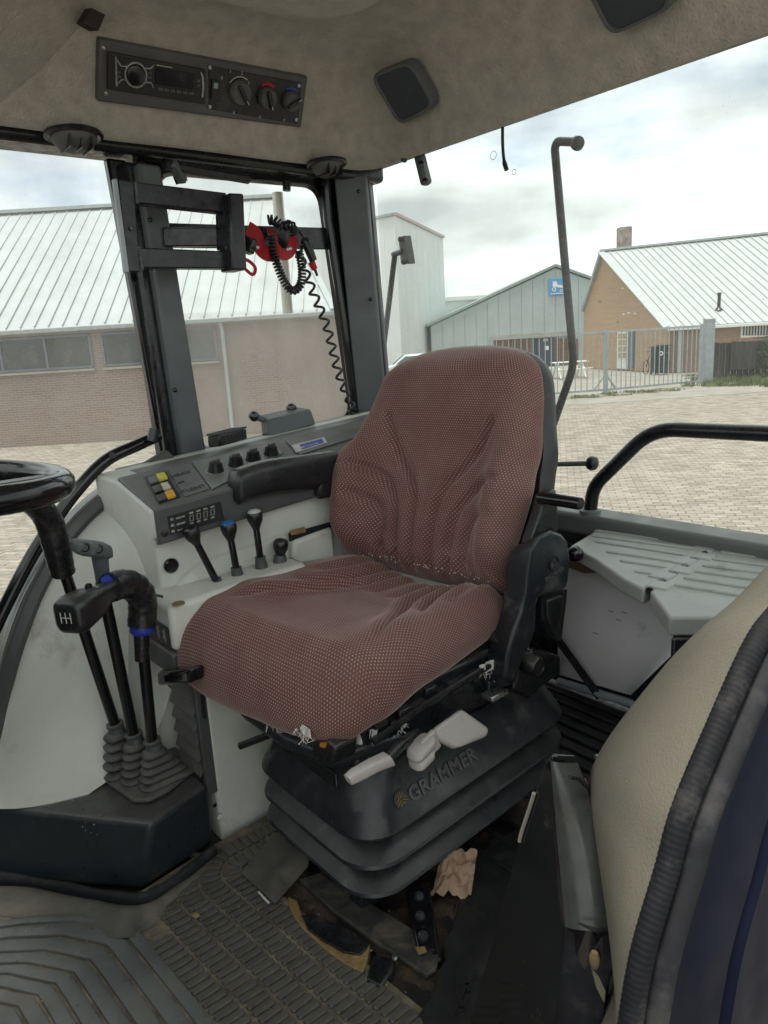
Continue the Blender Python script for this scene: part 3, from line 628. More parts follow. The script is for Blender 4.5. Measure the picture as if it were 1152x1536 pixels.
# parked car behind the seat
cu_, cv = uv_of(P(620, 520, v=42)); cr_ = yard('parked_car', 'white parked car half hidden behind the seat backrest', 'car', cu_, 42)
prof = [(-2.0, .35), (-2.05, .75), (-1.2, .95), (-.55, 1.46), (.9, 1.5), (1.7, 1.05), (2.1, .95), (2.1, .35)]
MB().loft([[U(cu_+a*(1 if abs(s) < .8 else .98), 42+s, GZ+h*(1 if abs(s) < .8 else .96)) for a, h in prof] for s in (-.85, -.7, .7, .85)]).build('body', M['carpaint'], cr_, smooth=30, bevel=.04)
MB().prism([U(cu_-1.05, 41.14, GZ+1.0), U(cu_-.52, 41.14, GZ+1.38), U(cu_+.85, 41.14, GZ+1.42), U(cu_+1.5, 41.14, GZ+1.05)], HD*.02).build('window', M['carglass'], cr_, smooth=0)
MB().prism([U(cu_-1.2, 41.4, GZ+.97), U(cu_-1.2, 42.6, GZ+.97), U(cu_-.58, 42.5, GZ+1.45), U(cu_-.58, 41.5, GZ+1.45)], -RT*.03+V((0, 0, .03))).build('windscreen', M['carglass'], cr_, smooth=0)
for a in (-1.35, 1.35):
    for s in (-.8, .8): MB().lathe([(.2, -.1), (.32, -.1), (.32, .1), (.2, .1)], U(cu_+a, 42+s, GZ+.32), HD, 16).build('wheel', M['tyre'], cr_)
# ---------------------------------------------------------------- gates, post, fence
vg = 25.6
def gate(pxa, pxb, va, vb_, label, brace):
    ua = uv_of(P(pxa, 500, v=va))[0]; ub = uv_of(P(pxb, 500, v=vb_))[0]
    t = yard('yard_gate', label, 'gate', ua, va, 'steel bar gates across the yard entrance')
    zt_ = P(907, 498, v=25.6).z; zb = GZ+.13
    a = U(ua, va, 0); b = U(ub, vb_, 0); d = b-a
    f = MB()
    for z_ in (zt_, zb): f.bar(a+V((0, 0, z_)), b+V((0, 0, z_)), .06, .07)
    f.build('frame', M['galv'], t, smooth=0)
    for q in (0, 1): MB().bar(a+d*q+V((0, 0, GZ+.02)), a+d*q+V((0, 0, zt_+.08)), .09, .09, HD).build('upright', M['galv'], t, smooth=0)
    n = max(3, int(d.length/.205))
    for i in range(1, n):
        MB().bar(a+d*i/n+V((0, 0, zb)), a+d*i/n+V((0, 0, zt_-.03)), .028, .028, HD).build('bar', M['galv'], t, smooth=0)
    e = b if brace else a
    s = -1 if brace else 1
    MB().bar(e+d.normalized()*s*.05+V((0, 0, zt_-.05)), e+d.normalized()*s*.3+V((0, 0, zt_-.02)), .04, .06).bar(e+d.normalized()*s*.4+V((0, 0, zb)), e+d.normalized()*s*.05+V((0, 0, zb+.45)), .05, .05).build('corner_brace', M['galv'], t, smooth=0)
    return t
gate(735, 908, 25.2, 25.6, 'left leaf of the grey steel bar gate, half hidden by the seat', True)
gate(910.5, 1052, 25.6, 27.0, 'right leaf of the grey steel bar gate hung on the broad post', False)
b0 = P(1060, 574, v=27.2); bp_ = yard('gate_post', 'broad grey steel post between gate and dark fence', 'post', uv_of(b0)[0], 27.2)
MB().box(U(uv_of(b0)[0], 27.2, (P(1060, 480, v=27.2).z+GZ)/2), .32, .32, P(1060, 480, v=27.2).z-GZ, ax).build('post', M['galv'], bp_, bevel=.01)
MB().box(U(uv_of(b0)[0], 27.2, P(1060, 480, v=27.2).z+.02), .36, .36, .03, ax).build('cap', M['galv'], bp_, smooth=0)
vf = 28.2
fn = yard('board_fence', 'dark timber board fence with rusty top rail right of the post', 'fence', uv_of(P(1072, 560, v=vf))[0], vf)
for i in range(26):
    px = 1073+i*4.6
    a = P(px, 512 if i > 5 else 514, v=vf); u_ = uv_of(a)[0]
    MB().box(U(u_, vf+(.02 if i % 2 else 0), (a.z+GZ)/2), .1, .03, a.z-GZ-.02*(i % 3), ax).build('board', M['fence'], fn, smooth=0)
ra = P(1068, 511, v=vf-.05); rb = P(1195, 504, v=vf-.05); MB().bar(ra, V((rb.x, rb.y, ra.z)), .1, .09).build('top_rail', M['rust'], fn, smooth=0)
MB().box(P(1120, 533, v=vf-.12), 1.25, .06, 1.05, ax).build('lattice_panel', M['fence'], fn, smooth=0)
# plants
rng = random.Random(5)
def tuft(mb, c, h, n, spread):
    for k in range(n):
        a = rng.uniform(0, 6.28); r = spread*rng.random()**.7; b = c+RT*math.cos(a)*r+HD*math.sin(a)*r
        l = h*rng.uniform(.4, 1); ln_ = V((rng.uniform(-.5, .5), rng.uniform(-.5, .5), 1))*l; w = RT*.012*rng.uniform(.6, 1.6)
        mb.poly([b-w, b+w, b+ln_])
g = MB()
for k in range(90):
    px = rng.uniform(1035, 1200); py = rng.uniform(563, 580)
    tuft(g, P(px, py, z=GZ), .22*rng.uniform(.4, 1.3), 60, .35)
for k in range(46):
    px = 850+170*rng.random(); base = 591-(px-900)*.085
    tuft(g, P(px, base+rng.uniform(0, 5), z=GZ), .10*rng.uniform(.3, 1.4), 22, .25)
tag(g.build('dry_grass', M['grass'], smooth=0), 'dry grass and weeds along the gate and fence foot', 'grass', kind='stuff')
g = MB()
for k in range(1100):
    c = P(rng.gauss(1152, 9), 0, v=vf-.5); c = U(uv_of(P(1150+rng.uniform(-8, 40), 530, v=vf-.5))[0], vf-.4+rng.uniform(-.3, .3), GZ+rng.random()*1.6)
    a = V((rng.uniform(-1, 1), rng.uniform(-1, 1), rng.uniform(-1, 1))).normalized()*.06; b = V((rng.uniform(-1, 1), rng.uniform(-1, 1), rng.uniform(-1, 1))).normalized()*.04
    g.poly([c-a, c+b, c+a, c-b])
hd = yard('garden_shrub', 'green shrub at the right end of the dark fence', 'shrub', uv_of(P(1152, 530, v=vf))[0], vf-.4)
tag(g.build('foliage', M['hedge'], hd, smooth=0), kind='stuff')
MB().tube([U(uv_of(P(1160, 530, v=vf))[0], vf-.4, GZ), U(uv_of(P(1160, 530, v=vf))[0]+.05, vf-.4, GZ+1.3)], [.03, .012], 6).build('stem', M['wood'], hd)
# ================================================================== THE CAB
cab = thing('tractor_cab', 'tractor cab interior with felt headliner, dark pillars, tinted windows and rubber floor', 'tractor cab')
YG, XG = 1.90, 1.56                                     # planes of the side and rear glass
def rrect(cx, cy, hx, hy, r, n=8):
    pts = []
    for qx, qy, a0 in ((1, 1, 0), (-1, 1, 90), (-1, -1, 180), (1, -1, 270)):
        for k in range(n+1):
            a = math.radians(a0+90*k/n); pts.append((cx+qx*(hx-r)+r*math.cos(a), cy+qy*(hy-r)+r*math.sin(a)))
    return pts
# --- floor
MB().poly([(-.6, .2, -.012), (1.6, .2, -.012), (1.6, 1.95, -.012), (-.6, 1.95, -.012)]).build('floor_pan', M['floor'], cab)
MB().box((1.33, .95, .045), .56, 1.0, .09).build('rear_step', M['floor'], cab, bevel=.02)
rm = MB()
for k in range(11): rm.box((1.07+.042*k, .95, .094), .026, .98, .012)
tag(rm.build('step_ribs', M['rubberdk'], cab, bevel=.004), kind='stuff')
# --- unseen dash-height block ahead of the frame, added to shade the arch cover
MB().prism([(-.62, .35, -.05), (-.40, .35, -.05), (-.30, .35, .96), (-.62, .35, 1.0)], (0, 1.55, 0)).build('dash_shade_block', M['panelgrey'], cab, bevel=.03)
MB().box((-.23, 1.93, .40), .74, .03, .95).build('side_shade_block', M['panelgrey'], cab, bevel=.01)  # out of view, added to keep side light off the arch cover's foot
# --- headliner
prof = [(-.05, 1.57), (-.01, 1.552), (.006, 1.546), (.016, 1.551), (.026, 1.575), (.04, 1.61), (.065, 1.655), (.092, 1.70), (.115, 1.735), (.14, 1.757), (.18, 1.775), (.24, 1.787), (.34, 1.79)]
def pathpt(d):
    y = 1.80-d; x = 1.485-d; r = .05+max(0, .10-d*.3)*(1 if d > .02 else .2); pts = []
    for k in range(30): pts.append((-.2+(x-r+.2)*k/30, y))
    for k in range(9):
        a = math.radians(90-90*k/8); pts.append((x-r+r*math.cos(a), y-r+r*math.sin(a)))
    for k in range(1, 31): pts.append((x, y-r-(y-r-.26)*k/30))
    return pts
rings = []
for d, z in prof:
    rings.append([V((x, y, z+.004*noise.noise(V((x*3, y*3, z*5)))+(.0 if d < 0 else .0))) for x, y in pathpt(d)])
hl = MB().loft(rings, closed=False)
hl.poly([(-.2, 1.47, 1.79), (1.16, 1.47, 1.79), (1.16, .26, 1.79), (-.2, .26, 1.79)])
headliner = hl.build('headliner', M['liner'], cab, smooth=70)
pr = [(.0, 1.787), (.006, 1.765), (.02, 1.752), (.05, 1.745), (.12, 1.742), (.3, 1.741)]
rings = []
for e, z in pr:
    rings.append([V((x, y, z+.008*max(0, 1-((x-1.05)**2+(y-1.4)**2)/.1)*-.0)) for x, y in rrect(.49, .885, .66-e, .615-e, .16-e*.3, 10)])
MB().loft(rings).build('roof_pad', M['liner'], cab, smooth=70)
# front corner of the liner that turns towards the windscreen
a = [P(143, 44, y=1.705), P(70, 98, y=1.735), P(0, 152, y=1.765), P(-90, 215, y=1.79)]
b = [P(80, -60, y=1.56), P(-10, -10, y=1.58), P(-110, 50, y=1.60), P(-220, 110, y=1.62)]
c = [P(200, -60, y=1.62), P(60, -10, y=1.62), P(-50, 90, y=1.66), P(-160, 160, y=1.69)]
MB().loft([a, [(p+q*2)/3+V((0, -.01, .0)) for p, q in zip(a, c)], [(p*.5+q*.5) for p, q in zip(c, b)], b], closed=False).build('liner_corner', M['liner'], cab, smooth=70)
MB().prism([P(138, 12, y=1.625), P(158, 22, y=1.625), P(148, 46, y=1.64), P(125, 34, y=1.64)], (0, .05, .015)).build('velcro_patch', M['velcro'], cab)
# roof skin over it all
MB().box((.68, 1.1, 1.86), 1.78, 1.70, .05).build('roof_skin', M['gloss'], cab, bevel=.02)
# --- steel header and pillars on the right side
MB().bar((-.5, 1.87, 1.565), (1.56, 1.87, 1.565), .11, .075, (0, 0, 1)).build('side_header', M['frame'], cab, bevel=.015)
MB().bar((1.53, 1.9, 1.60), (1.53, .1, 1.60), .05, .07).build('rear_header', M['frame'], cab, bevel=.01)
def pillar(pts, y0, dy, name, mat, bev=.006):
    return MB().prism([P(px, py, y=y0) for px, py in pts], (0, dy, 0)).build(name, mat, cab, bevel=bev)
pillar([(160, 236), (190, 240), (264, 700), (246, 700)], 1.86, .03, 'door_seal_strip', M['gloss'])
pillar([(183, 240), (215, 244), (288, 700), (254, 700)], 1.83, .09, 'door_pillar', M['frame'], .012)
pillar([(206, 243), (242, 248), (312, 690), (276, 700)], 1.80, .10, 'door_pillar_cover', M['pillar'], .008)
for px, py in ((262, 585), (225, 330)):
    MB().lathe([(.006, 0), (.006, .004), (.003, .006)], P(px, py, y=1.798), (0, -1, 0), 10).build('bolt', M['gloss'], cab)
# quarter window: frame with rounded opening and pane
def qring(pts, r, y):
    out = []; n = len(pts); p3 = [P(px, py, y=y) for px, py in pts]
    for i in range(n):
        a_ = (p3[i-1]-p3[i]).normalized(); b_ = (p3[(i+1) % n]-p3[i]).normalized()
        A_ = p3[i]+a_*r; B_ = p3[i]+b_*r
        for k in range(7):
            t = k/6; out.append(A_*(1-t)**2+p3[i]*2*t*(1-t)+B_*t*t)
    return out
inn = [(236, 262), (474, 283), (524, 625), (303, 676)]
outr = [(196, 225), (500, 250), (560, 660), (286, 715)]
mid = [(230, 256), (480, 277), (531, 633), (298, 684)]
MB().loft([qring(outr, .004, 1.87), qring(mid, .055, 1.865), qring(inn, .05, 1.88), qring(inn, .05, 1.915), qring(outr, .004, 1.915)], True, False).build('quarter_window_frame', M['gloss'], cab, smooth=50)
MB().poly(qring([(233, 258), (478, 279), (528, 630), (300, 680)], .05, 1.905)).build('quarter_window_pane', M['glassQ'], cab)
MB().poly([P(-300, 150, y=1.905), P(205, 230, y=1.905), P(270, 705, y=1.905), P(180, 735, y=1.905), P(100, 800, y=1.905), P(40, 880, y=1.905), P(-20, 1000, y=1.905), P(-300, 1000, y=1.905)]).build('side_window_pane', M['glassR'], cab)
# rear pillar
tl, tr_ = P(500, 262, y=1.84), P(548, 262, x=1.475); bl, br_ = P(540, 660, y=1.84), P(583, 660, x=1.475)
MB().prism([tl, tr_, br_, bl], (.07, .05, 0)).build('rear_pillar_cover', M['pillar'], cab, bevel=.006)
for px, py in ((538, 287), (556, 449)):
    MB().ball(P(px, py, y=1.80), .006, 10).build('bolt', M['gloss'], cab)
MB().tube([P(487, 268, y=1.85), P(492, 330, y=1.85), P(515, 480, y=1.85), P(537, 650, y=1.85)], .014, 8).build('window_seal', M['gloss'], cab)
MB().tube([P(551, 264, x=1.50), P(586, 640, x=1.50)], .006, 8).build('rear_window_seal', M['gloss'], cab)
# rear glass, sill and rear wall
MB().poly([(XG, 1.86, .55), (XG, .05, .55), (XG, .05, 1.62), (XG, 1.86, 1.62)]).build('rear_window_pane', M['glassB'], cab)
for px, py, r in ((740, 233, .011), (771, 258, .007)):
    c_ = P(px, py, x=1.555); MB().loft([[c_+V((0, math.cos(q)*rr, math.sin(q)*rr)) for q in [2*math.pi*k/20 for k in range(20)]] for rr in (r, r-.0013)], True, False).build('glass_hole_ring', M['frame'], cab)
MB().prism([(1.47, 1.3, .607), (1.47, 0, .607), (1.56, 0, .607), (1.56, 1.3, .607)], (0, 0, -.055)).build('rear_sill', M['facegrey'], cab, bevel=.012, seg=3)
MB().box((1.53, .85, .33), .03, 1.3, .45).build('rear_wall', M['frame'], cab)
MB().bar((1.49, 1.3, .55), (1.49, .2, .55), .03, .06).build('rear_wall_beam', M['blk'], cab, bevel=.006)
# --- right wheel arch: trims and beige cover
inner = smooth_path([P(262, 690, y=1.78), P(180, 745, y=1.77), P(120, 800, y=1.76), P(70, 885, y=1.76), P(36, 970, y=1.75), P(14, 1050, y=1.75), P(-8, 1150, y=1.74), P(-20, 1260, y=1.74)], 5)
def off(pts, dx, dy, dz):
    out = []
    for i, p in enumerate(pts):
        t = (pts[min(i+1, len(pts)-1)]-pts[max(i-1, 0)]).normalized(); n = V((t.z, 0, -t.x)); n = n if n.x < 0 or (abs(n.x) < .2 and n.z > 0) else -n
        out.append(p+n*dx+V((0, dy, 0))+V((0, 0, dz)))
    return out
MB().loft([off(inner, -.004, .004, 0), off(inner, .010, -.004, 0), off(inner, .026, .008, 0), off(inner, .03, .03, 0)], False).build('arch_rubber_trim', M['panelgrey'], cab, smooth=60)
outer = smooth_path([P(252, 682, y=1.84), P(160, 732, y=1.84), P(97, 790, y=1.84), P(39, 868, y=1.84), P(5, 948, y=1.835), P(-18, 1040, y=1.83), P(-40, 1150, y=1.82), P(-52, 1260, y=1.82)], 5)
MB().loft([off(inner, .022, .03, 0), off(inner, .028, .014, 0), [p.lerp(q, .62)+V((0, -.022, 0)) for p, q in zip(inner, outer)], [p.lerp(q, .92)+V((0, -.014, 0)) for p, q in zip(inner, outer)], outer, [p+V((0, .05, 0)) for p in outer]], False).build('arch_frame', M['gloss'], cab, smooth=60)
MB().tube([p.lerp(q, .80)+V((0, -.024, 0)) for p, q in zip(inner, outer)], .0045, 8).build('arch_seal', M['seal'], cab)
MB().prism([(.44, 1.518, .13), (.60, 1.518, .13), (.60, 1.518, .52), (.50, 1.518, .52)], (0, .01, 0)).build('arch_backing', M['beige'], cab)
A_ = smooth_path([P(205, 712, y=1.775), P(180, 745, y=1.77), P(120, 800, y=1.765), P(70, 885, y=1.762), P(36, 970, y=1.755), P(14, 1050, y=1.75), P(-8, 1140, y=1.70), P(-45, 1204, z=.143)], 5)
B_ = smooth_path([P(240, 790, y=1.52), P(242, 840, y=1.52), P(250, 905, y=1.50), P(262, 985, y=1.50), P(250, 1060, y=1.50), P(225, 1110, y=1.50), P(190, 1150, y=1.50), P(133, 1191, z=.143)], 5)
rings = []
for k in range(9):
    t = k/8; bul = math.sin(math.pi*t)
    nA_ = len(A_)-1
    rings.append([p.lerp(q, t)+V((-.018, -.03, .012))*bul*min(1, (nA_-i)/8)+V((-.030, -.020, 0))*bul*max(0, 1-(nA_-i)/8) for i, (p, q) in enumerate(zip(A_, B_))])
rings.append([q+V((.05, .07, 0)) for q in B_])
arch = MB().loft(rings, False); arch.build('wheel_arch_cover', M['beige'], cab, smooth=70)
# --- left wheel arch cover, door seal and body side
S0 = smooth_path([(.90, .27, .85), (.76, .26, .845), P(1165, 900, y=.25), P(1120, 960, y=.25), P(1060, 1090, y=.25), P(1010, 1210, y=.25), P(985, 1300, y=.25), P(950, 1420, y=.25), P(930, 1536, y=.25), P(916, 1640, y=.25), (.375, .25, .35)], 6)
I0 = smooth_path([(1.5, .40, .66), P(1152, 893, y=.40), P(1085, 930, y=.41), P(1000, 1000, y=.42), P(935, 1075, y=.42), P(893, 1140, y=.42), P(882, 1190, y=.415), P(893, 1250, y=.41), P(912, 1340, y=.39), P(935, 1430, y=.36), (.50, .36, .30)], 6)
rings = []
for k in range(9):
    t = k/8; bul = math.sin(math.pi*t)
    rings.append([p.lerp(q, t)+V((-.02, 0, .022))*bul*min(1, ((p-q).length/.26)**1.5)*max(0, min(1, (q.z-.40)/.14)) for p, q in zip(S0, I0)])
rings.append([p+V((.12, .02, -.06)) for p in I0]); rings.append([p+V((.3, .02, -.25)) for p in I0])
MB().loft(rings, False).build('wheel_arch_cover', M['tan'], cab, smooth=70)['label'] = 'tan padded cover of the left wheel arch'
def resample(pts, step):
    out = [pts[0]]; acc = 0
    for a, b in zip(pts, pts[1:]):
        l = (b-a).length; q = step-acc
        while q < l: out.append(a.lerp(b, q/l)); q += step
        acc = (acc+l) % step
    return out
S1 = [p+V((0, -.008, 0)) for p in resample(S0, .0016)]
MB().tube(S1, [.0095+.00035*math.sin(k*.0016/.0048*2*math.pi)*(.5+.5*noise.noise(V((k*.02, 3, 0)))+.4) for k in range(len(S1))], 10).build('ribbed_door_seal', M['sealdk'], cab, smooth=80)
S2 = off(S0, -.016, -.018, 0)
S2 = [p+V((.017, -.016, -.009)) for p in S0]
MB().tube(S2, [.0125+.0008*noise.noise(V((i*.25, 1, 0))) for i in range(len(S2))], 12, flat=.75).build('smooth_door_seal', M['seal'], cab, smooth=80)
S3 = [p+V((.028, -.022, -.018)) for p in S0]
e0 = [p+V((.014, -.002, -.006)) for p in S3]; e1 = [p+V((.03, -.006, -.016)) for p in S3]; e2 = [p+V((.075, -.008, -.035)) for p in S3]; e3 = [p+V((.079, -.002, -.038)) for p in S3]
MB().loft([S3, e0, e1, e2, e3], False).build('door_frame', M['navy'], cab, smooth=50)
f0_ = [p+V((.083, -.0005, -.04)) for p in S3]; f1_ = [p+V((.09, -.012, -.043)) for p in S3]; f2_ = [p+V((.40, -.02, -.2)) for p in S3]
MB().loft([f0_, f1_, f2_], False).build('body_side', M['navy'], cab, smooth=50)
MB().tube([p+V((.081, -.002, -.039)) for p in S3], .0034, 6).build('rusty_joint', M['rust'], cab)
# --- black lower cover in front of the left arch
n_ = V((-1, 0, 0))
cov = thing('side_cover', 'glossy black cracked lower cover in front of the left wheel arch', 'cover', (.62, .45, 0))
fx = .560
sp = [P(827, 1140, x=fx-.002), P(831, 1180, x=fx-.006), P(838, 1262, x=.548), P(850, 1388, x=.528)]
sq = [P(866, 1143, x=fx+.03), P(880, 1182, x=fx+.02), P(898, 1262, x=.57), P(918, 1392, x=.55)]
fa = [P(817, 1150, x=fx), P(806, 1180, x=fx), P(779, 1262, x=fx), P(746, 1388, x=fx)]
sp2 = sp+[P(842, 1480, x=.52), P(834, 1600, x=.51)]; sq2 = sq+[P(912, 1490, x=.55), P(900, 1600, x=.53)]; fa2 = fa+[P(722, 1470, x=fx), P(686, 1600, x=fx-.01)]
def covring(a, b, c, k=1., dz=0.):
    mid = b.lerp(c, .5)+V((-.006, -.003, .003)); r = [a, b.lerp(a, .12), b, mid, c, c+V((.022, .012, -.02)), a+V((.04, .02, -.03))]
    ce = sum(r, V())/7; return [ce+(p-ce)*k+V((.0, 0, dz)) for p in r]
rings = [covring(fa2[0], sp2[0], sq2[0], .80, .009), covring(fa2[0], sp2[0], sq2[0], .94, .006)]+[covring(a, b, c) for a, b, c in zip(fa2, sp2, sq2)]
MB().loft(rings).build('front_face', M['gloss'], cov, bevel=.004, smooth=38)
def sk_(p, q, t): return p.lerp(q, t)+V((-.0095, -.005, .0045))*(1-abs(2*t-1)**3*.6)
ln2 = [p for p in smooth_path(sp, 4)]; rn2 = [p for p in smooth_path(sq, 4)]
rows_ = [[sk_(p, q, t) for p, q in zip(ln2, rn2)] for t in (-.02, .04, .2, .4, .6, .8, .96, 1.02)]
ts_ = MB().loft(rows_, False).build('top_strip', M['gloss2'], cov, smooth=60)
MB().prism([P(851, 1393, x=.526), P(920, 1398, x=.55), P(930, 1440, x=.55), P(912, 1490, x=.54), P(900, 1600, x=.52), P(832, 1600, x=.502), P(841, 1480, x=.515)], (.03, .03, 0)).build('lower_cover', M['seal'], cov, bevel=.006)
MB().tube([P(855, 1165, x=fx-.012), P(868, 1168, x=fx-.0), P(880, 1180, x=fx+.01)], .0025, 6).build('crack', M['decal'], cov)
MB().tube([P(868, 1385, x=0.522), P(895, 1396, x=0.524), P(922, 1392, x=0.540)], [.001, .0024, .001], 6).build('crack', M['decal'], cov)
MB().prism([P(893, 1420, x=0.510), P(903, 1405, x=0.515), P(902, 1440, x=0.515), P(896, 1455, x=0.510), P(885, 1440, x=0.510)], (-.002, -.002, 0)).build('tear', M['decal'], cov)
MB().ball(P(892, 1440, x=0.506), .0075, 10, (.6, .8, 1.5)).build('exposed_foam', M['wood'], cov)
MB().prism([P(886, 1448, x=0.505), P(897, 1462, x=0.507), P(906, 1482, x=0.510), P(904, 1500, x=0.510), P(893, 1478, x=0.505)], (-.002, -.003, 0)).build('torn_flap', M['tan'], cov)
MB().tube(smooth_path([P(801, 1190, x=fx-.002), P(793, 1216, x=fx-.002), P(783, 1246, x=fx-.002), P(779, 1262, x=fx-.002)], 4), .0024, 6).build('edge_seam', M['alu'], cov)  # silver seam along the left edge of the face
ed = [q+V((.045, .012, -.008)) for q in sq]
MB().tube(smooth_path([P(872, 1170, x=0.610), P(888, 1225, x=0.605), P(905, 1300, x=0.590), P(920, 1370, x=0.570), P(938, 1430, x=0.550)], 4), [.006+.003*noise.noise(V((i*.9, 0, 0))) for i in range(17)], 6).build('rusty_edge', M['rust'], cov)
M_done = 1
# --- grab rails
def rail(name, label, pts, r, mat, rr=.05, n=6, cat='grab rail'):
    t = thing(name, label, cat, pts[0]); MB().tube(round_path(pts, rr, n), r, 12).build('tube', mat, t); return t
rl = rail('rear_handrail', 'black bent tubular handrail rising from the rear sill', [P(885, 768, x=1.50), P(890, 730, x=1.50), P(978, 643, x=1.50), V((1.50, .30, P(1152, 648, x=1.5).z))], .0165, M['frame'], .06)
MB().lathe([(.026, -.002), (.026, .006), (.018, .009)], (P(885, 766, x=1.50).x, P(885, 766, x=1.5).y, .608)).build('foot_flange', M['facegrey'], rl)
sr = thing('side_handrail', 'curved black grab rail beside the steering wheel at the side window', 'grab rail', P(228, 652, y=1.80))
MB().tube(smooth_path([P(236, 654, y=1.83), P(205, 668, y=1.80), P(160, 690, y=1.79), P(120, 730, y=1.79), P(88, 772, y=1.79), P(50, 830, y=1.79), P(10, 905, y=1.79), P(-30, 990, y=1.79)], 6), .0155, 12).build('tube', M['gloss'], sr)
MB().tube([P(232, 643, y=1.79), P(228, 662, y=1.79)], .014, 10).build('end_clamp', M['frame'], sr)
MB().lathe([(.008, -.001), (.008, .002), (.004, .002)], P(169, 683, y=1.774), (-.3, -1, .1), 10).build('plug', M['decal'], sr)
# --- things outside the rear glass
rod = thing('window_strut', 'tall black rod with ball end standing behind the rear glass', 'rod', P(832, 640, x=1.60))
MB().tube(round_path([P(828, 642, x=1.59), P(861, 548, x=1.62), P(832, 222, x=1.62), P(836, 212, x=1.62), P(862, 213, x=1.61)], .035, 6), .0105, 12).build('tube', M['frame'], rod)
MB().lathe([(.006, -.012), (.015, -.008), (.018, 0), (.015, .009), (.006, .012)], P(866, 215, x=1.61), (-.4, -.8, 0), 14).build('end_knob', M['blk'], rod)
arm = thing('mirror_arm', 'black arm with clamp bracket standing behind the left edge of the rear glass', 'arm', P(571, 560, x=1.62))
MB().tube([P(571, 558, x=1.62), P(592, 384, x=1.64)], .0095, 10).tube([P(590, 382, x=1.64), P(604, 377, x=1.63)], .009, 10).build('tube', M['frame'], arm)
MB().prism([P(597, 356, x=1.63), P(606, 353, x=1.63), P(613, 396, x=1.63), P(601, 396, x=1.63)], (.02, -.012, 0)).build('clamp', M['pillar'], arm, bevel=.003)
MB().ball(P(601, 359, x=1.625), .010, 10).ball(P(606, 393, x=1.625), .010, 10).build('clamp_end', M['blk'], arm)
rk = thing('latch_rod', 'short steel latch rod with round black knob behind the seat', 'latch', P(840, 697, x=1.52))
MB().tube([P(812, 697, x=1.52), P(888, 695, x=1.52)], .0065, 10).build('rod', M['pillar'], rk)
MB().lathe([(.006, -.012), (.016, -.008), (.019, 0), (.016, .009), (.006, .013)], P(888, 695, x=1.52), (0, -1, 0), 14).build('knob', M['blk'], rk)
lp = thing('work_lamp_sensor', 'small dark two lens device hanging under the rear header', 'sensor', P(630, 236, x=1.53))
MB().bar(P(629, 232, x=1.53), P(640, 277, x=1.53), .026, .03, (1, 0, 0)).build('body', M['pillar'], lp, bevel=.008)
for px, py in ((632, 246), (638, 272)): MB().lathe([(.009, 0), (.009, .003), (.005, .004)], P(px, py, x=1.512), (-1, -.6, 0), 10).build('lens', M['screen'], lp)
wr = thing('loose_wire', 'short loose black wire dangling below the rear header', 'wire', P(754, 190, x=1.5))
MB().tube(smooth_path([P(754, 188, x=1.52), P(754, 215, x=1.52), P(756, 240, x=1.52), P(760, 255, x=1.52)], 4), [.004]*9+[.006]*4, 8).build('wire', M['blk'], wr)
# cable screw covers on the rear liner edge
MB().lathe([(.012, 0), (.012, .004), (.004, .008)], P(850, 148, x=1.478), (-.8, 0, -.6), 10).build('screw_cap', M['panelgrey'], cab)
MB().lathe([(.012, 0), (.012, .004), (.004, .008)], P(606, 237, x=1.478), (-.8, 0, -.6), 10).build('screw_cap', M['panelgrey'], cab)
# ================================================================== OVERHEAD FITTINGS
pTL, pTR, pBR, pBL = P(150, 58, y=1.676), P(462, 115, y=1.676), P(452, 192, y=1.742), P(147, 152, y=1.742)
pn_ = (pTR-pTL).cross(pBL-pTL).normalized(); pn_ = pn_ if pn_.dot(CAM-pTL) > 0 else -pn_
rad = thing('radio_panel', 'dark overhead panel with car radio and three heater knobs', 'radio panel', pBL)
MB().prism([pTL, pTR, pBR, pBL], -pn_*.05).build('backplate', M['panelgrey'], rad, bevel=.004)
def on(px, py, h=0): return PP(px, py, pTL+pn_*h, pn_)
X_ = (pTR-pTL).normalized(); Y_ = pn_.cross(X_).normalized(); Y_ = Y_ if Y_.z > 0 else -Y_
def slab(px, name, mat, par, h0=0., h1=.003, bev=0):
    return MB().prism([on(x, y, h0) for x, y in px], pn_*(h1-h0)).build(name, mat, par, smooth=0, bevel=bev)
def ringm(name, c, r0, r1, h, mat, par, a0=0, a1=360, n=28):
    mb = MB(); full = a1-a0 >= 360
    angs = [math.radians(a0+(a1-a0)*k/n) for k in range(n if full else n+1)]
    prof_ = ((r0, 0), (r0, h), (r1, h), (r1, 0))
    mb.loft([[c+X_*math.cos(q)*r+Y_*math.sin(q)*r+pn_*z for q in angs] for r, z in prof_], full, False); return mb.build(name, mat, par, smooth=0)
unit = slab([(160, 76), (306, 103), (306, 155), (160, 132)], 'radio', M['decal'], rad, .0005, .009, .002)
def slabr(px, name, mat, h=.0095, h1=.0112): return slab(px, name, mat, unit, h, h1)
c0_ = on(203, 112, .009)
ringm('volume_ring', c0_, .026, .0225, .004, M['chrome'], unit); MB().lathe([(.021, 0), (.021, .006), (.018, .008)], c0_, pn_, 24).build('volume_knob', M['screen'], unit)
slabr([(234, 101), (291, 111), (290, 134), (233, 126)], 'display', M['screen'])
for k in range(6): slabr([(237+k*9.2, 131+k*1.3), (244+k*9.2, 132+k*1.3), (244+k*9.2, 136+k*1.3), (237+k*9.2, 135+k*1.3)], 'button', M['panelgrey'])
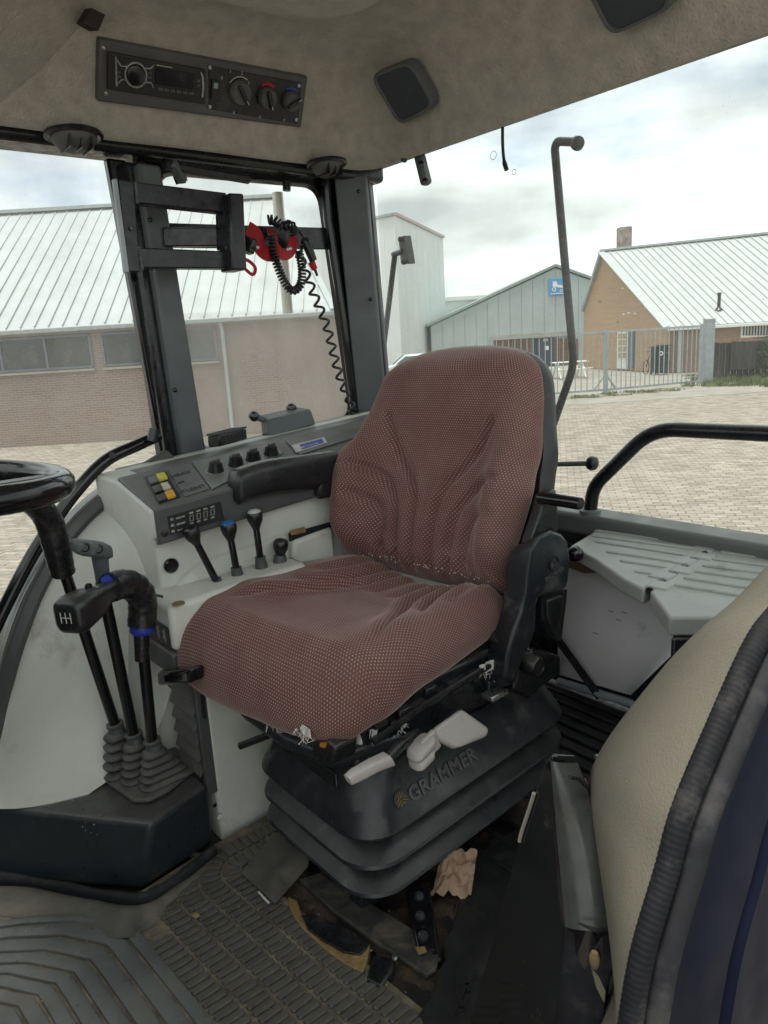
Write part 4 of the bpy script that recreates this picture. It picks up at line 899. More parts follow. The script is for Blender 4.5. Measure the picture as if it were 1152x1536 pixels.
for q in ([(172, 84), (174.5, 84.5), (176, 129), (173, 129)], [(174, 86), (182, 98), (191, 98.5), (191, 100.5), (181, 100), (173, 88)], [(176, 127), (183, 120), (192, 121), (192, 119), (182, 118), (175, 125)],
          [(218, 103), (226, 103.5), (231, 98), (231, 96), (225.5, 101.5), (218, 101)], [(218, 122), (227, 123), (231, 132), (229, 132), (226, 125), (218, 124)], [(300, 108), (302.5, 116), (303, 130), (302, 146), (304.5, 146), (306, 130), (305, 116), (302, 108)]):
    slabr(q, 'silver_trim', M['chrome'])
for px, py in ((178, 108), (178, 115), (224, 109), (224, 116), (297, 121), (297, 128)): slabr([(px-2, py-2), (px+3, py-1.5), (px+3, py+2), (px-2, py+1.5)], 'button', M['panelgrey'])
slabr([(234, 96.7), (258, 100.6), (258, 101.6), (234, 97.7)], 'lettering_line', M['print'])
slab([(313, 98), (452, 124), (446, 186), (313, 163)], 'heater_plate', M['blk'], rad, .0005, .003, .001)
sw = slab([(317, 119), (329, 121), (328, 150), (316, 148)], 'switch', M['decal'], rad, .003, .008, .001)
slab([(321, 124), (327, 125), (326.5, 133), (320.5, 132)], 'lamp_window', M['greentrim'], sw, .008, .0085)
for (px, py, r, ang, lab) in ((359, 138, .0275, -50, 'wide'), (399, 146, .0245, -65, 'red'), (435, 151, .0235, 38, 'blue')):
    c_ = on(px, py, .003); kb = MB().lathe([(r, 0), (r*1.02, .004), (r*.93, .016), (r*.86, .018)], c_, pn_, 24).build('knob', M['panelgrey'], rad)
    d_ = X_*math.cos(math.radians(ang))+Y_*math.sin(math.radians(ang)); MB().bar(c_-d_*r*.85+pn_*.022, c_+d_*r*.9+pn_*.022, .009, .01, pn_).build('grip', M['blk'], kb, bevel=.002)
    MB().bar(c_+d_*r*.55+pn_*.0275, c_+d_*r*.9+pn_*.0275, .0022, .001, pn_).build('pointer', M['print'], kb)
ringm('fan_scale', on(359, 138, .003), .0345, .0325, .0008, M['print'], rad, 60, 150)
ringm('heat_mark', on(399, 146, .003), .034, .0275, .0012, M['red'], rad, 55, 125)
ringm('cool_mark', on(435, 151, .003), .032, .0265, .0012, M['ink_blue'], rad, 60, 125)
for s, px, py in (('0', 331, 119), ('1', 344, 109), ('2', 361, 112), ('3', 371, 127)): text_on('numeral', s, on(px, py, .0034), X_, Y_, .011, M['print'], rad, .0003)
for px, py in ((154, 72), (158, 140), (314, 101), (314, 160), (448, 128), (444, 179)): MB().lathe([(.0045, 0), (.0045, .003), (.002, .0035)], on(px, py, .002), pn_, 10).build('screw', M['chrome'], rad)
for s, px, py in (('R', 349, 171), ('A', 388, 177), ('O', 424, 182)): text_on('mark', s, on(px, py, .0034), X_, Y_, .009, M['print'], rad, .0003)
for (px, py, lab) in ((110, 208, 'left round dark air vent under the felt headliner, above the side window'), (490, 251, 'right round dark air vent under the felt headliner, near the rear pillar')):
    t = thing('air_vent', lab, 'air vent', P(px, py-6, y=1.765), group='round vents under the headliner')
    c_ = P(px, py-7, y=1.765); s = 1.0 if px < 200 else .92
    ax_ = V((0, -.08, -1)).normalized()
    MB().lathe([(.062*s, 0), (.063*s, .006), (.056*s, .010), (.05*s, .008)], c_, ax_, 28).build('rim', M['blk'], t)
    MB().lathe([(.05*s, .0), (.048*s, .014), (.036*s, .030), (.018*s, .036), (.0, .037)], c_, ax_, 24).build('bowl', M['panelgrey'], t)
    for k in (-.024, 0, .024): MB().box(c_+V((k*s, -.01, -.024)), .003, .07*s, .026).build('fin', M['blk'], t)
rn = V((-.87, 0, -.5)).normalized()
def grille(px, label):
    t = thing('speaker_cover', label, 'speaker cover', px[0], group='speaker covers in the rear headliner')
    n = (px[1]-px[0]).cross(px[3]-px[0]).normalized(); n = n if n.dot(CAM-px[0]) > 0 else -n
    def rp(s, h):
        c = sum(px, V())/4; q = [c+(p-c)*s for p in px]; out = []
        for i in range(4):
            a = q[i-1]-q[i]; b = q[(i+1) % 4]-q[i]; A = q[i]+a.normalized()*.03*s; B = q[i]+b.normalized()*.03*s
            for k in range(6): tt = k/5; out.append(A*(1-tt)**2+q[i]*2*tt*(1-tt)+B*tt*tt+n*h)
        return out
    MB().loft([rp(1, -.02), rp(1, .004), rp(.97, .009), rp(.88, .009), rp(.86, .006)], True, True).build('rim', M['pillar'], t, smooth=40)
    MB().loft([rp(.86, .0055), rp(.84, .0075)], True, True).build('mesh', M['facegrey2'], t, smooth=40)
M['facegrey2'] = pbr('vent_bluegrey', (.045, .055, .066), .6, var=.08, bump=.5, bscale=900)
grille([P(557, 112, x=1.340), P(617, 88, x=1.340), P(657, 158, x=1.412), P(602, 188, x=1.412)], 'left dark rounded speaker cover in the rear headliner')
grille([P(868, -45, x=1.332), P(990, -60, x=1.332), P(1016, 8, x=1.405), P(918, 54, x=1.41)], 'right dark rounded speaker cover cut by the top edge of the photo')
# steel bracket on the door pillar
br = thing('screen_bracket', 'black welded steel frame bracket fixed to the side pillar', 'bracket', P(190, 405, y=1.7))
def q4(pts, y, vec, name, mat, bev=.003): return MB().prism([P(a, b, y=y) for a, b in pts], vec).build(name, mat, br, bevel=bev)
q4([(170, 268), (176, 268), (194, 408), (187, 408)], 1.655, (.0, .012, 0), 'angle_flange', M['galv'], .001)
q4([(176, 268), (201, 272), (211, 408), (192, 408)], 1.665, (0, .006, 0), 'angle_web', M['frame'])
q4([(200, 272), (340, 289), (338, 319), (202, 304)], 1.67, (0, .035, 0), 'upper_bar', M['frame'])
q4([(208, 371), (348, 377), (348, 403), (210, 402)], 1.67, (0, .035, 0), 'lower_bar', M['frame'])
q4([(208, 374), (348, 384), (348, 388), (208, 386)], 1.669, (0, .004, 0), 'bar_flange', M['frame'], 0)
q4([(343, 289), (366, 290), (371, 405), (349, 405)], 1.64, (0, .065, 0), 'square_post', M['frame'], .005)
q4([(331, 318), (345, 320), (349, 376), (333, 374)], 1.69, (.0, .03, 0), 'gusset', M['gloss'])
MB().bar(P(246, 356, y=1.80), P(338, 356, y=1.72), .02, .045).build('stay_arm', M['frame'], br, bevel=.003)
wl = MB()
rng = random.Random(11)
for (x0, y0, x1, y1) in ((203, 275, 206, 303), (208, 372, 213, 402), (338, 319, 346, 322), (340, 372, 349, 377)):
    for k in range(9): wl.ball(P(x0+(x1-x0)*k/8, y0+(y1-y0)*k/8, y=1.668), .0042*rng.uniform(.7, 1.3), 8)
tag(wl.build('weld_beads', M['pillar'], br), kind='stuff')
MB().lathe([(.006, 0), (.006, .001)], P(186, 345, y=1.659), (0, -1, 0), 10).build('bolt_hole', M['decal'], br)
MB().lathe([(.005, 0), (.004, .004)], P(196, 343, y=1.664), (0, -1, 0), 10).build('bolt', M['gloss'], br)
cb_ = thing('window_crossbar', 'black flat steel bar across the quarter window', 'bar', P(250, 352, y=1.86))
MB().prism([P(243, 334, y=1.86), P(503, 342, y=1.86), P(504, 374, y=1.86), P(246, 371, y=1.86)], (0, .012, 0)).build('bar', M['frame'], cb_, bevel=.002)
for px, py in ((492, 355), (498, 363)): MB().lathe([(.008, 0), (.008, .005)], P(px, py, y=1.858), (0, -1, 0), 6).build('bolt', M['frame'], cb_)
st = thing('wiper_motor_bar', 'dark lever bar with bracket under the side headliner', 'lever bar', P(265, 250, y=1.82))
MB().tube([P(245, 246, y=1.80), P(372, 268, y=1.82)], .014, 8).build('bar', M['frame'], st)
MB().bar(P(258, 244, y=1.79), P(275, 272, y=1.82), .022, .02).build('bracket', M['pillar'], st, bevel=.004)
MB().tube([P(268, 262, y=1.83), P(273, 274, y=1.83)], .016, 10).tube([P(430, 272, y=1.86), P(430, 286, y=1.86)], .012, 10).build('hinge_pin', M['frame'], st)
# pole outside
pp = thing('steel_pole', 'pale round metal pole standing outside the quarter window', 'pole', P(432, 468, y=2.02))
MB().tube([P(416, 289, y=2.02), P(432, 470, y=2.02)], .0165, 14).build('tube', M['alu'], pp)
# red strap, spiral cables, plug
sp_ = thing('red_strap', 'red webbing strap looped on the bar across the quarter window', 'strap', P(400, 370, y=1.84))
def ribbon(pts, w, th, up=(0, 0, 1)):
    mb = MB(); pts = [V(p) for p in pts]; rings = []
    for i, p in enumerate(pts):
        t = (pts[min(i+1, len(pts)-1)]-pts[max(i-1, 0)]).normalized(); s = t.cross(V((0, 1, 0)).lerp(V(up), 0)).normalized()
        n = s.cross(t)
        rings.append([p+s*w/2+n*th/2, p+s*w/2-n*th/2, p-s*w/2-n*th/2, p-s*w/2+n*th/2])
    return mb.loft(rings)
ribbon(smooth_path([P(371, 342, y=1.83), P(384, 352, y=1.825), P(390, 372, y=1.82), P(402, 381, y=1.81), P(415, 378, y=1.82)], 5), .040, .003).build('band', M['red'], sp_, smooth=60)
ribbon(smooth_path([P(408, 345, y=1.835), P(412, 368, y=1.81), P(424, 382, y=1.80), P(436, 376, y=1.805), P(441, 354, y=1.83)], 6), .030, .003).build('band', M['red'], sp_, smooth=60)
ribbon(smooth_path([P(364, 388, y=1.80), P(374, 392, y=1.80), P(383, 402, y=1.80), P(379, 412, y=1.80), P(366, 402, y=1.80)], 5), .009, .002).build('tail', M['red'], sp_, smooth=60)
MB().prism([P(331, 362, y=1.79), P(337, 363, y=1.79), P(337, 372, y=1.79), P(332, 372, y=1.79)], (0, .02, 0)).build('band_end', M['red'], sp_)
for px, py in ((386, 371), (431, 374), (435, 373)): MB().lathe([(.005, 0), (.005, .003), (.002, .004)], P(px, py, y=1.795), (0, -1, 0), 10).build('stud', M['chrome'], sp_)
MB().bar(P(371, 368, y=1.82), P(380, 372, y=1.82), .03, .04).build('buckle', M['blk'], sp_, bevel=.004)
def coil(axis_pts, r, turns, wire, seg=6, per=10):
    ap = smooth_path(axis_pts, 16); n = turns*per; L_ = [0]
    for a, b in zip(ap, ap[1:]): L_.append(L_[-1]+(b-a).length)
    out = []; j = 0
    for i in range(n+1):
        s = L_[-1]*i/n
        while j < len(ap)-2 and L_[j+1] < s: j += 1
        t = (ap[j+1]-ap[j]).normalized(); p = ap[j].lerp(ap[j+1], (s-L_[j])/max(L_[j+1]-L_[j], 1e-9))
        u = t.cross(V((0, 1, 0))).normalized(); w = t.cross(u); q = 2*math.pi*i/per
        out.append(p+(u*math.cos(q)+w*math.sin(q))*r)
    return MB().tube(out, wire, seg)
cbl = thing('spiral_cable', 'black coiled cable hanging over the bar with a loop below', 'cable', P(425, 430, y=1.82))
coil([P(408, 352, y=1.80), P(412, 385, y=1.80), P(425, 420, y=1.80), P(438, 436, y=1.80), P(450, 428, y=1.80), P(453, 405, y=1.80), P(448, 375, y=1.81)], .0098, 34, .0034).build('coil', M['blk'], cbl, smooth=80)
coil([P(402, 330, y=1.82), P(412, 331, y=1.81), P(424, 340, y=1.80), P(436, 338, y=1.80), P(442, 352, y=1.81)], .0115, 11, .0036).build('top_coil', M['blk'], cbl, smooth=80)
c2_ = thing('stretched_cable', 'thin black wavy cable running down the rear pillar', 'cable', P(520, 600, y=1.80))
coil([P(446, 372, y=1.82), P(455, 400, y=1.83), P(470, 440, y=1.84), P(490, 490, y=1.84), P(508, 560, y=1.83), P(528, 610, y=1.80), P(540, 640, y=1.78)], .0115, 15, .0042, 6, 14).build('cable', M['blk'], c2_, smooth=80)
pg = thing('cable_plug', 'black plug with red collar hanging from the coiled cable', 'plug', P(470, 380, y=1.81))
MB().tube([P(456, 357, y=1.81), P(458, 362, y=1.81), P(470, 391, y=1.81)], [.009, .0145, .0115], 12).build('body', M['blk'], pg)
MB().tube([P(467, 393, y=1.81), P(472, 404, y=1.81)], [.0105, .009], 12).build('collar', M['red'], pg)
MB().tube([P(472, 403, y=1.81), P(476, 414, y=1.81)], [.005, .0035], 8).build('tip', M['blk'], pg)
MB().tube(smooth_path([P(447, 345, y=1.81), P(452, 350, y=1.81), P(457, 359, y=1.81)], 4), .004, 8).build('lead', M['blk'], pg)
# ================================================================== DRIVER SEAT
seat = thing('driver_seat', 'suspension driver seat in worn maroon dotted fabric on black bellows', 'seat', (.90, 1.13, .06))
def fabric_pillow(name, cen, bpts, profile, top, uvof, par, sub_r=34, hscale=.14):
    """closed cushion: rings grow from the centre to the outline, then roll over the edge and down"""
    n = len(bpts); mb = MB(); mb.uv = []
    rows = []
    for k in range(1, sub_r+1):
        rows.append(('top', k/sub_r, 0))
    e0 = profile[0][0]
    arc = 0; prev = profile[0]
    for e, h in profile[1:]:
        arc += math.hypot(e-prev[0], (h-prev[1])*hscale); rows.append(('edge', e, h, arc)); prev = (e, h)
    rings = []
    c0 = mb.add([top(cen[0], cen[1], 0, 0)]); mb.uv.append(uvof(cen[0], cen[1]))
    ids = []
    for r in rows:
        pts = []
        for (bx, by) in bpts:
            dx, dy = bx-cen[0], by-cen[1]; R = math.hypot(dx, dy)
            if r[0] == 'top':
                s = r[1]*(R-e0)/R; x = cen[0]+dx*s; y = cen[1]+dy*s; pts.append(top(x, y, 0, 0)); mb.uv.append(uvof(x, y))
            else:
                s = (R-r[1])/R; x = cen[0]+dx*s; y = cen[1]+dy*s; pts.append(top(x, y, r[2], 1))
                sa = (R-e0+r[3])/R; mb.uv.append(uvof(cen[0]+dx*sa, cen[1]+dy*sa))
        ids.append(mb.add(pts))
    for k in range(n): mb.f.append((c0, ids[0]+k, ids[0]+(k+1) % n))
    for a, b in zip(ids, ids[1:]):
        for k in range(n): mb.f.append((a+k, b+k, b+(k+1) % n, a+(k+1) % n))
    return mb.build(name, M['fabric'], par, smooth=180)
def outline(pts, n):
    pts = [V((x, y, 0)) for x, y in pts]; pts = smooth_path(pts+[pts[0]], 10)
    L_ = [0]
    for a, b in zip(pts, pts[1:]): L_.append(L_[-1]+(b-a).length)
    out = []; j = 0
    for i in range(n):
        s = L_[-1]*i/n
        while L_[j+1] < s: j += 1
        p = pts[j].lerp(pts[j+1], (s-L_[j])/(L_[j+1]-L_[j])); out.append((p.x, p.y))
    return out
def seg_d(px, py, poly):
    best = 9
    for (ax_, ay_), (bx_, by_) in zip(poly, poly[1:]):
        dx, dy = bx_-ax_, by_-ay_; t = max(0, min(1, ((px-ax_)*dx+(py-ay_)*dy)/(dx*dx+dy*dy)))
        best = min(best, math.hypot(px-ax_-dx*t, py-ay_-dy*t))
    return best
SWC = V((.90, 1.15, 0)); SWA = math.radians(7)
def SW(p):
    q = p-SWC; c, s_ = math.cos(SWA), math.sin(SWA); return SWC+V((q.x*c-q.y*s_, q.x*s_+q.y*c, q.z))
def sm(t): t = max(0, min(1, t)); return t*t*(3-2*t)
CY = 1.150
GC = [[(.66, .205), (.74, .175), (.82, .135), (.89, .095), (.94, .075), (1.05, .07)], [(.80, .195), (.87, .155), (.93, .125), (.98, .113), (1.06, .11)], [(.88, .205), (.95, .175), (1.06, .155)], [(.90, .03), (1.06, .03)]]
def cushion_top(x, y, h, edge):
    a = abs(y-CY)
    fr = sm((x-.56)/.16)
    z = .530+.022*sm((a-.09)/.12)*sm((x-.62)/.15) - .018*sm((x-.85)/.2)*(1-sm(a/.16)) + .012*(1-fr)
    z += .02*sm((x-.60)/.05)*(1-sm((x-.70)/.16))*.6
    z -= .030*(1-sm((x-.545)/.10))
    for i, g in enumerate(GC):
        d = seg_d(x, a, g); w = .0110
        z -= (.012, .012, .009, .009)[i]*math.exp(-(d/w)**2)*sm((x-(.66, .82, .88, .89)[i])/.06)
        z += .0035*math.exp(-((d-.023)/.011)**2)*sm((x-(.7, .84, .9, .9)[i])/.06)
    z += .0035*noise.noise(V((x*7, y*7, 1)))
    hs = .118+.036*(1-sm((x-.56)/.40))
    return SW(V((x, y, z-h*hs)))
cb_pts = [(.574, .972), (.558, 1.06), (.551, 1.15), (.547, 1.25), (.55, 1.35), (.568, 1.425), (.635, 1.462), (.78, 1.468), (.92, 1.455), (1.03, 1.43), (1.085, 1.375), (1.097, 1.25), (1.098, 1.15), (1.097, 1.05), (1.085, .955), (1.03, .92), (.92, .905), (.78, .896), (.665, .902), (.604, .926)]
profC = [(.085, 0), (.065, .015), (.047, .05), (.031, .115), (.018, .21), (.008, .33), (.002, .46), (0, .58), (.002, .70), (.008, .81), (.018, .90), (.032, .96), (.05, 1.0), (.09, 1.0)]
fabric_pillow('cushion', (.84, CY), outline(cb_pts, 220), profC, cushion_top, lambda x, y: (y, x), seat, 60)
# backrest in its own leaning frame
BO = V((1.052, 1.165, .525)); BT = V((.30, 0, .954)).normalized(); BN = V((-BT.z, 0, BT.x)); BYV = V((0, 1, 0))
hw = [(0, .235), (.03, .242), (.08, .252), (.13, .262), (.18, .272), (.22, .277), (.26, .274), (.31, .262), (.37, .247), (.43, .234), (.48, .218), (.513, .19), (.533, .148), (.545, .085)]
bb = [(a*(1.08 if w < .3 else 1.0), w) for w, a in hw]+[(0, .549)]+[(-a*(.93 if w < .3 else .97), w) for w, a in hw[::-1]]+[(-.1, -.008), (0, -.01), (.1, -.008)]
GB = [[(0.15, 0.362), (0.125, 0.302), (0.085, 0.252), (0.052, 0.217), (0.036, 0.182), (0.03, 0.137), (0.027, 0.027)], [(0.205, 0.237), (0.16, 0.229), (0.12, 0.202), (0.095, 0.167), (0.083, 0.127), (0.078, 0.037)], [(0.2, 0.167), (0.15, 0.152), (0.13, 0.117), (0.125, 0.047)], [(0.027, 0.027), (0.034, 0.002), (0.052, -0.006), (0.07, 0.002), (0.078, 0.037)], [(0.125, 0.047), (0.118, 0.027)]]
def back_top(a_, w, h, edge):
    a = abs(a_)
    f = .085*sm((a-.115)/.115)*sm((w+.02)/.12)*(1-sm((w-.20)/.25)) + .018*math.exp(-((w-.13)/.10)**2)*(1-sm(a/.2)) + .030*sm((w-.28)/.16)*(1-sm((w-.46)/.09))*(1-.5*sm(a/.2))
    f -= .02*sm((w-.45)/.1)
    if not edge or h < .5:
        k = 1 if not edge else max(0, 1-h*2.2)
        for i, g in enumerate(GB):
            d = seg_d(a, w, g)
            f -= k*(.0145, .0135, .011, .0135, .007)[i]*math.exp(-(d/.0100)**2); f += k*.004*math.exp(-((d-.021)/.010)**2)
    f += .003*noise.noise(V((a_*8, w*8, 4)))
    th = .085+.6*f
    return SW(BO+BYV*a_+BT*w+BN*(f-h*th))
profB = [(.07, 0), (.052, .03), (.036, .09), (.023, .19), (.012, .32), (.004, .48), (0, .64), (.002, .78), (.010, .9), (.024, .98), (.06, 1.0)]
fabric_pillow('backrest', (0, .26), outline(bb, 220), profB, back_top, lambda x, y: (x, y), seat, 64, .11)
sh = []
for s, h in ((.97, .055), (1.015, .075), (1.02, .095), (.98, .115), (.86, .125)):
    sh.append([SW(BO+BYV*(a*s)+BT*(.24+(w-.24)*s)-BN*h) for a, w in outline(bb, 80)])
MB().loft(sh).build('back_shell', M['blk'], seat, smooth=50)
# rim of crumbs where cushion and backrest meet
cr_b = MB()
rng = random.Random(2)
for k in range(70):
    q = V((1.055+rng.uniform(-.012, .008), CY+rng.uniform(-.2, .2), .548+rng.uniform(0, .006))); cr_b.ball(SW(q), rng.uniform(.0008, .002), 6)
tag(cr_b.build('lint_crumbs', M['lining'], seat), kind='stuff')
# right armrest
ar = [P(498, 694, y=1.47), P(440, 694, y=1.465), P(392, 700, y=1.46), P(365, 708, y=1.455), P(350, 720, y=1.45)]
arp = smooth_path([(1.03, 1.455, .752), (.93, 1.452, .757), (.84, 1.45, .762), (.772, 1.45, .757), (.742, 1.45, .746)], 5)
rings = []
for i, p in enumerate(arp):
    t = i/(len(arp)-1); hh = .044*(1-.16*t) if t < .9 else .036*(1-(t-.9)*5); ww = .030 if t < .9 else .030*(1-(t-.9)*4)
    rings.append([p+V((0, y, z)) for y, z in rrect(0, 0, ww, hh, min(ww, hh)*.72, 5)])
armr = MB().loft(rings).build('armrest', M['blk'], seat, smooth=60)
MB().box((1.02, 1.44, .712), .12, .03, .05).build('armrest_bracket', M['blk'], seat, bevel=.01)
# recliner side
YR = .862
def rpts(l, y=YR): return [P(a, b, y=y) for a, b in l]
cov_ = [(797, 822), (808, 803), (827, 794), (843, 799), (853, 811), (857, 838), (854, 871), (850, 884), (812, 893), (806, 905), (806, 925), (804, 946), (797, 966), (787, 985), (780, 1005), (772, 1029), (757, 1018), (760, 985), (770, 950), (782, 920), (789, 890), (792, 858)]
rc = MB().prism(rpts(cov_), (.004, .066, -.036)).build('recliner_cover', M['bellow'], seat, bevel=.009, seg=3)
MB().prism(rpts([(812, 893), (851, 884), (849, 905), (842, 960), (836, 962), (822, 935), (812, 930)], YR+.02), (0, .04, 0)).build('handle_recess', M['decal'], rc)
MB().prism(rpts([(822, 900), (846, 893), (845, 920), (834, 958), (828, 950), (822, 925)], YR+.012), (0, .015, 0)).build('recliner_handle', M['blk'], rc, bevel=.005)
MB().prism(rpts([(776, 1005), (800, 975), (836, 985), (842, 983), (842, 1012), (812, 1030), (792, 1050), (770, 1036)], YR+.02), (0, .05, 0)).build('hinge_bracket', M['frame'], seat, bevel=.006)
MB().lathe([(.021, -.02), (.021, .012), (.017, .017), (.016, .014), (.0, .014)], P(799, 997, y=YR), (0, -1, 0), 22).build('recliner_knob', M['blk'], seat)
MB().prism(rpts([(748, 965), (758, 950), (770, 955), (766, 985), (752, 988)], YR+.035), (0, .03, 0)).build('side_tab', M['blk'], seat, bevel=.004)
MB().prism(rpts([(795, 820), (812, 770), (818, 745), (835, 733), (838, 760), (838, 800), (826, 795), (808, 803)], YR+.035), (0, .03, 0)).build('armrest_plate', M['blk'], seat, bevel=.006)
MB().lathe([(.0125, -.02), (.0125, .075), (.0115, .078), (.0, .078)], P(822, 748, y=.885), (0, -1, 0), 18).build('armrest_stub', M['gloss'], seat)
ex = V((1, 0, .12)).normalized(); ez = V((-.1, 0, 1))
text_on('lettering', 'GRAMMER', P(818, 874, y=YR-.001), V((1, 0, .17)), V((0, 0, 1)), .0135, M['panelgrey'], rc, .0012)
ec = P(830, 845, y=YR)
MB().lathe([(.0155, 0), (.0155, .003), (.0135, .003), (.0125, .001), (0, .001)], ec, (0, -1, 0), 20).build('emblem', M['blk'], rc)
for q in (90, 210, 330):
    for o2 in (-.004, 0, .004):
        d = V((math.cos(math.radians(q)), 0, math.sin(math.radians(q)))); s_ = V((-d.z, 0, d.x))
        MB().bar(ec+V((0, -.0015, 0))+s_*o2+d*.002, ec+V((0, -.0015, 0))+s_*o2+d*.011, .0016, .0012, (0, 1, 0)).build('emblem_line', M['panelgrey'], rc)
# under the cushion
MB().box((.90, 1.13, .385), .46, .42, .10).build('seat_frame', M['frame'], seat, bevel=.01)
MB().box((.90, 1.12, .335), .50, .40, .03).build('upper_plate', M['frame'], seat, bevel=.008)
for i, (x, z) in enumerate(((.70, .405), (.76, .395), (.83, .41), (.89, .40), (.95, .40), (.735, .365), (.99, .37))):
    MB().box((x, .912+.004*(i % 3), z), .03, .02, .022).build('clip', M['blk'] if i % 2 else M['frame'], seat, bevel=.003)
MB().tube([(.68, .905, .375), (.80, .90, .40), (.98, .905, .415)], .007, 8).build('link_rod', M['frame'], seat)
MB().box((.985, .895, .355), .05, .03, .012).build('foot_lug', M['chrome'], seat, bevel=.003)
# handles: ivory lever, knob and paddle
hp = [P(522, 1170, y=.865), P(533, 1163, y=.865), P(560, 1148, y=.868), P(583, 1138, y=.872)]
rings = []
for i, (p, w, t) in enumerate(zip(hp, (.010, .0125, .0125, .0135), (.008, .010, .012, .014))):
    rings.append([p+V((0, a, 0))+V((-.35, 0, .9))*b for a, b in rrect(0, 0, t, w, min(t, w)*.6, 3)])
MB().loft(rings).build('height_lever', M['whiteplas'], seat, smooth=50)
MB().tube([P(580, 1139, y=.875), P(600, 1118, y=.885), P(625, 1100, y=.91)], .011, 10).build('lever_shaft', M['frame'], seat)
c_ = P(632, 1129, y=.872); dx_ = V((1, 0, .35)).normalized()
for k, (dz, s) in enumerate(((.011, 1.0), (-.010, .86))):
    MB().loft([[c_+dx_*(a*s)+V((0, -.0, dz+z))+V((0, b, 0)) for a, b in rrect(0, 0, .027*q, .020*q, .015*q, 5)] for z, q in ((-.009, .8), (-.005, 1), (.005, 1), (.009, .82))]).build('weight_knob', M['whiteplas'], seat, smooth=50)
MB().bar(c_+dx_*.005, c_+dx_*.042, .012, .042).build('knob_web', M['whiteplas'], seat, bevel=.004)
pd = [P(652, 1092, y=.875), P(694, 1062, y=.885), P(736, 1092, y=.855), P(732, 1104, y=.85), P(694, 1119, y=.845), P(684, 1121, y=.848), P(654, 1106, y=.87)]
MB().prism(pd, (0, .016, -.012)).build('slide_paddle', M['whiteplas'], seat, bevel=.008, seg=3)
fb_ = MB().prism([P(466, 1108, x=.60), P(492, 1112, x=.60), P(502, 1122, x=.60), P(500, 1148, x=.60), P(468, 1140, x=.60)], (.05, 0, 0)).build('weight_display', M['blk'], seat, bevel=.006)
MB().prism([P(480, 1114, x=.597), P(488, 1115, x=.597), P(487, 1122, x=.597), P(479, 1120, x=.597)], (.004, 0, 0)).build('display_window', M['orange'], fb_)
MB().prism([(.60, 1.30, .335), (.585, 1.2, .335), (.585, 1.05, .335), (.61, .93, .335), (.75, .90, .335), (.75, 1.32, .335)], (0, 0, .03)).build('front_plate', M['bellow'], seat, bevel=.012, seg=3)
MB().tube([P(360, 1119, x=.62), P(402, 1103, x=.66)], .008, 10).build('slide_lever', M['blk'], seat)
# torn white lining
rng = random.Random(9)
def rag(c, w, h, n, vx, name='torn_lining'):
    mb = MB(); top = []; bot = []; c = V(c); vx = V(vx).normalized()
    for i in range(n+1):
        t = i/n; e = math.sin(math.pi*t)**.6
        top.append(c+vx*w*(t-.5)+V((0, rng.uniform(-.003, .003), .012)))
        bot.append(c+vx*w*(t-.5)+V((rng.uniform(-.006, .006), rng.uniform(-.006, .006), -h*e*rng.uniform(.55, 1))))
    mids = [a.lerp(b, .5)+V((rng.uniform(-.004, .004), rng.uniform(-.006, .004), 0)) for a, b in zip(top, bot)]
    mb.loft([top, mids, bot], False)
    for k in range(14):
        i = rng.randrange(len(bot)); p = bot[i]; mb.tube(smooth_path([p, p+V((rng.uniform(-.006, .006), rng.uniform(-.004, .004), -.006)), p+V((rng.uniform(-.012, .012), rng.uniform(-.006, .006), -.014*rng.random()-.004))], 3), .0007, 4)
    return mb.build(name, M['lining'], seat, smooth=60)
rag(P(535, 1105, y=.935), .075, .034, 12, (.7, -.5, 0)); rag(P(405, 1075, x=.59), .085, .014, 12, (0, -1, 0)); rag(P(455, 1096, x=.585), .05, .007, 9, (0, -1, 0)); rag(P(735, 1000, y=.90), .05, .018, 9, (1, -.1, .1)); rag(P(600, 1088, y=.915), .04, .006, 8, (1, 0, 0))
# bellows
bx, by, bhx, bhy, br_r = .932, 1.085, .305, .206, .085
def bring(z, inset): return [V((x, y, z+.035*max(0, (x-.66)/.57)*(0 if z < .06 else 1))) for x, y in rrect(bx, by, bhx-inset, bhy-inset, br_r-inset*.3, 9)]
# lips and folds from the floor up
f1 = [(.042, .085), (.058, .03), (.066, .004), (.071, 0), (.077, .002), (.098, .028), (.112, .052), (.118, .07)]
f2 = [(.104, .09), (.118, .03), (.124, .004), (.130, 0), (.136, .002), (.158, .028), (.172, .052), (.178, .07)]
f3 = [(.162, .09), (.178, .03), (.186, .004), (.193, 0), (.200, .002), (.240, .022), (.276, .040), (.290, .05), (.294, .064), (.294, .17)]
for fs in (f1, f2, f3): MB().loft([bring(z, i) for z, i in fs]).build('bellows_fold', M['bellow'], seat, smooth=28)
# the panel pressed into the front of the top fold
MB().prism([(.648, 1.235, .20), (.648, .98, .20), (.664, 1.0, .275), (.664, 1.215, .275)], (-.004, 0, .002)).build('front_panel', M['blk'], seat, bevel=.006)
def fold_pt(x, t): return V((x, by-bhy+.022+.018*t, .240+.036*t+.035*(x-.66)/.57))
tx = V((1, 0, .035/.57)).normalized(); ty = V((0, .018, .036)); n_b = tx.cross(ty).normalized(); ty = n_b.cross(tx)
xa = PP(612, 1193, fold_pt(.8, 0), n_b).x; xe = PP(601, 1190, fold_pt(.8, 0), n_b).x
text_on('lettering', 'GRAMMER', fold_pt(xa, -.50)+n_b*.0005, tx, ty, .038, M['panelgrey'], seat, .003, bold=.02)
ec = fold_pt(xe-.004, -.12)+n_b*.0015
MB().lathe([(.0165, -.001), (.0165, .0015), (0, .0015)], ec, n_b, 22).build('emblem', M['decal'], seat)
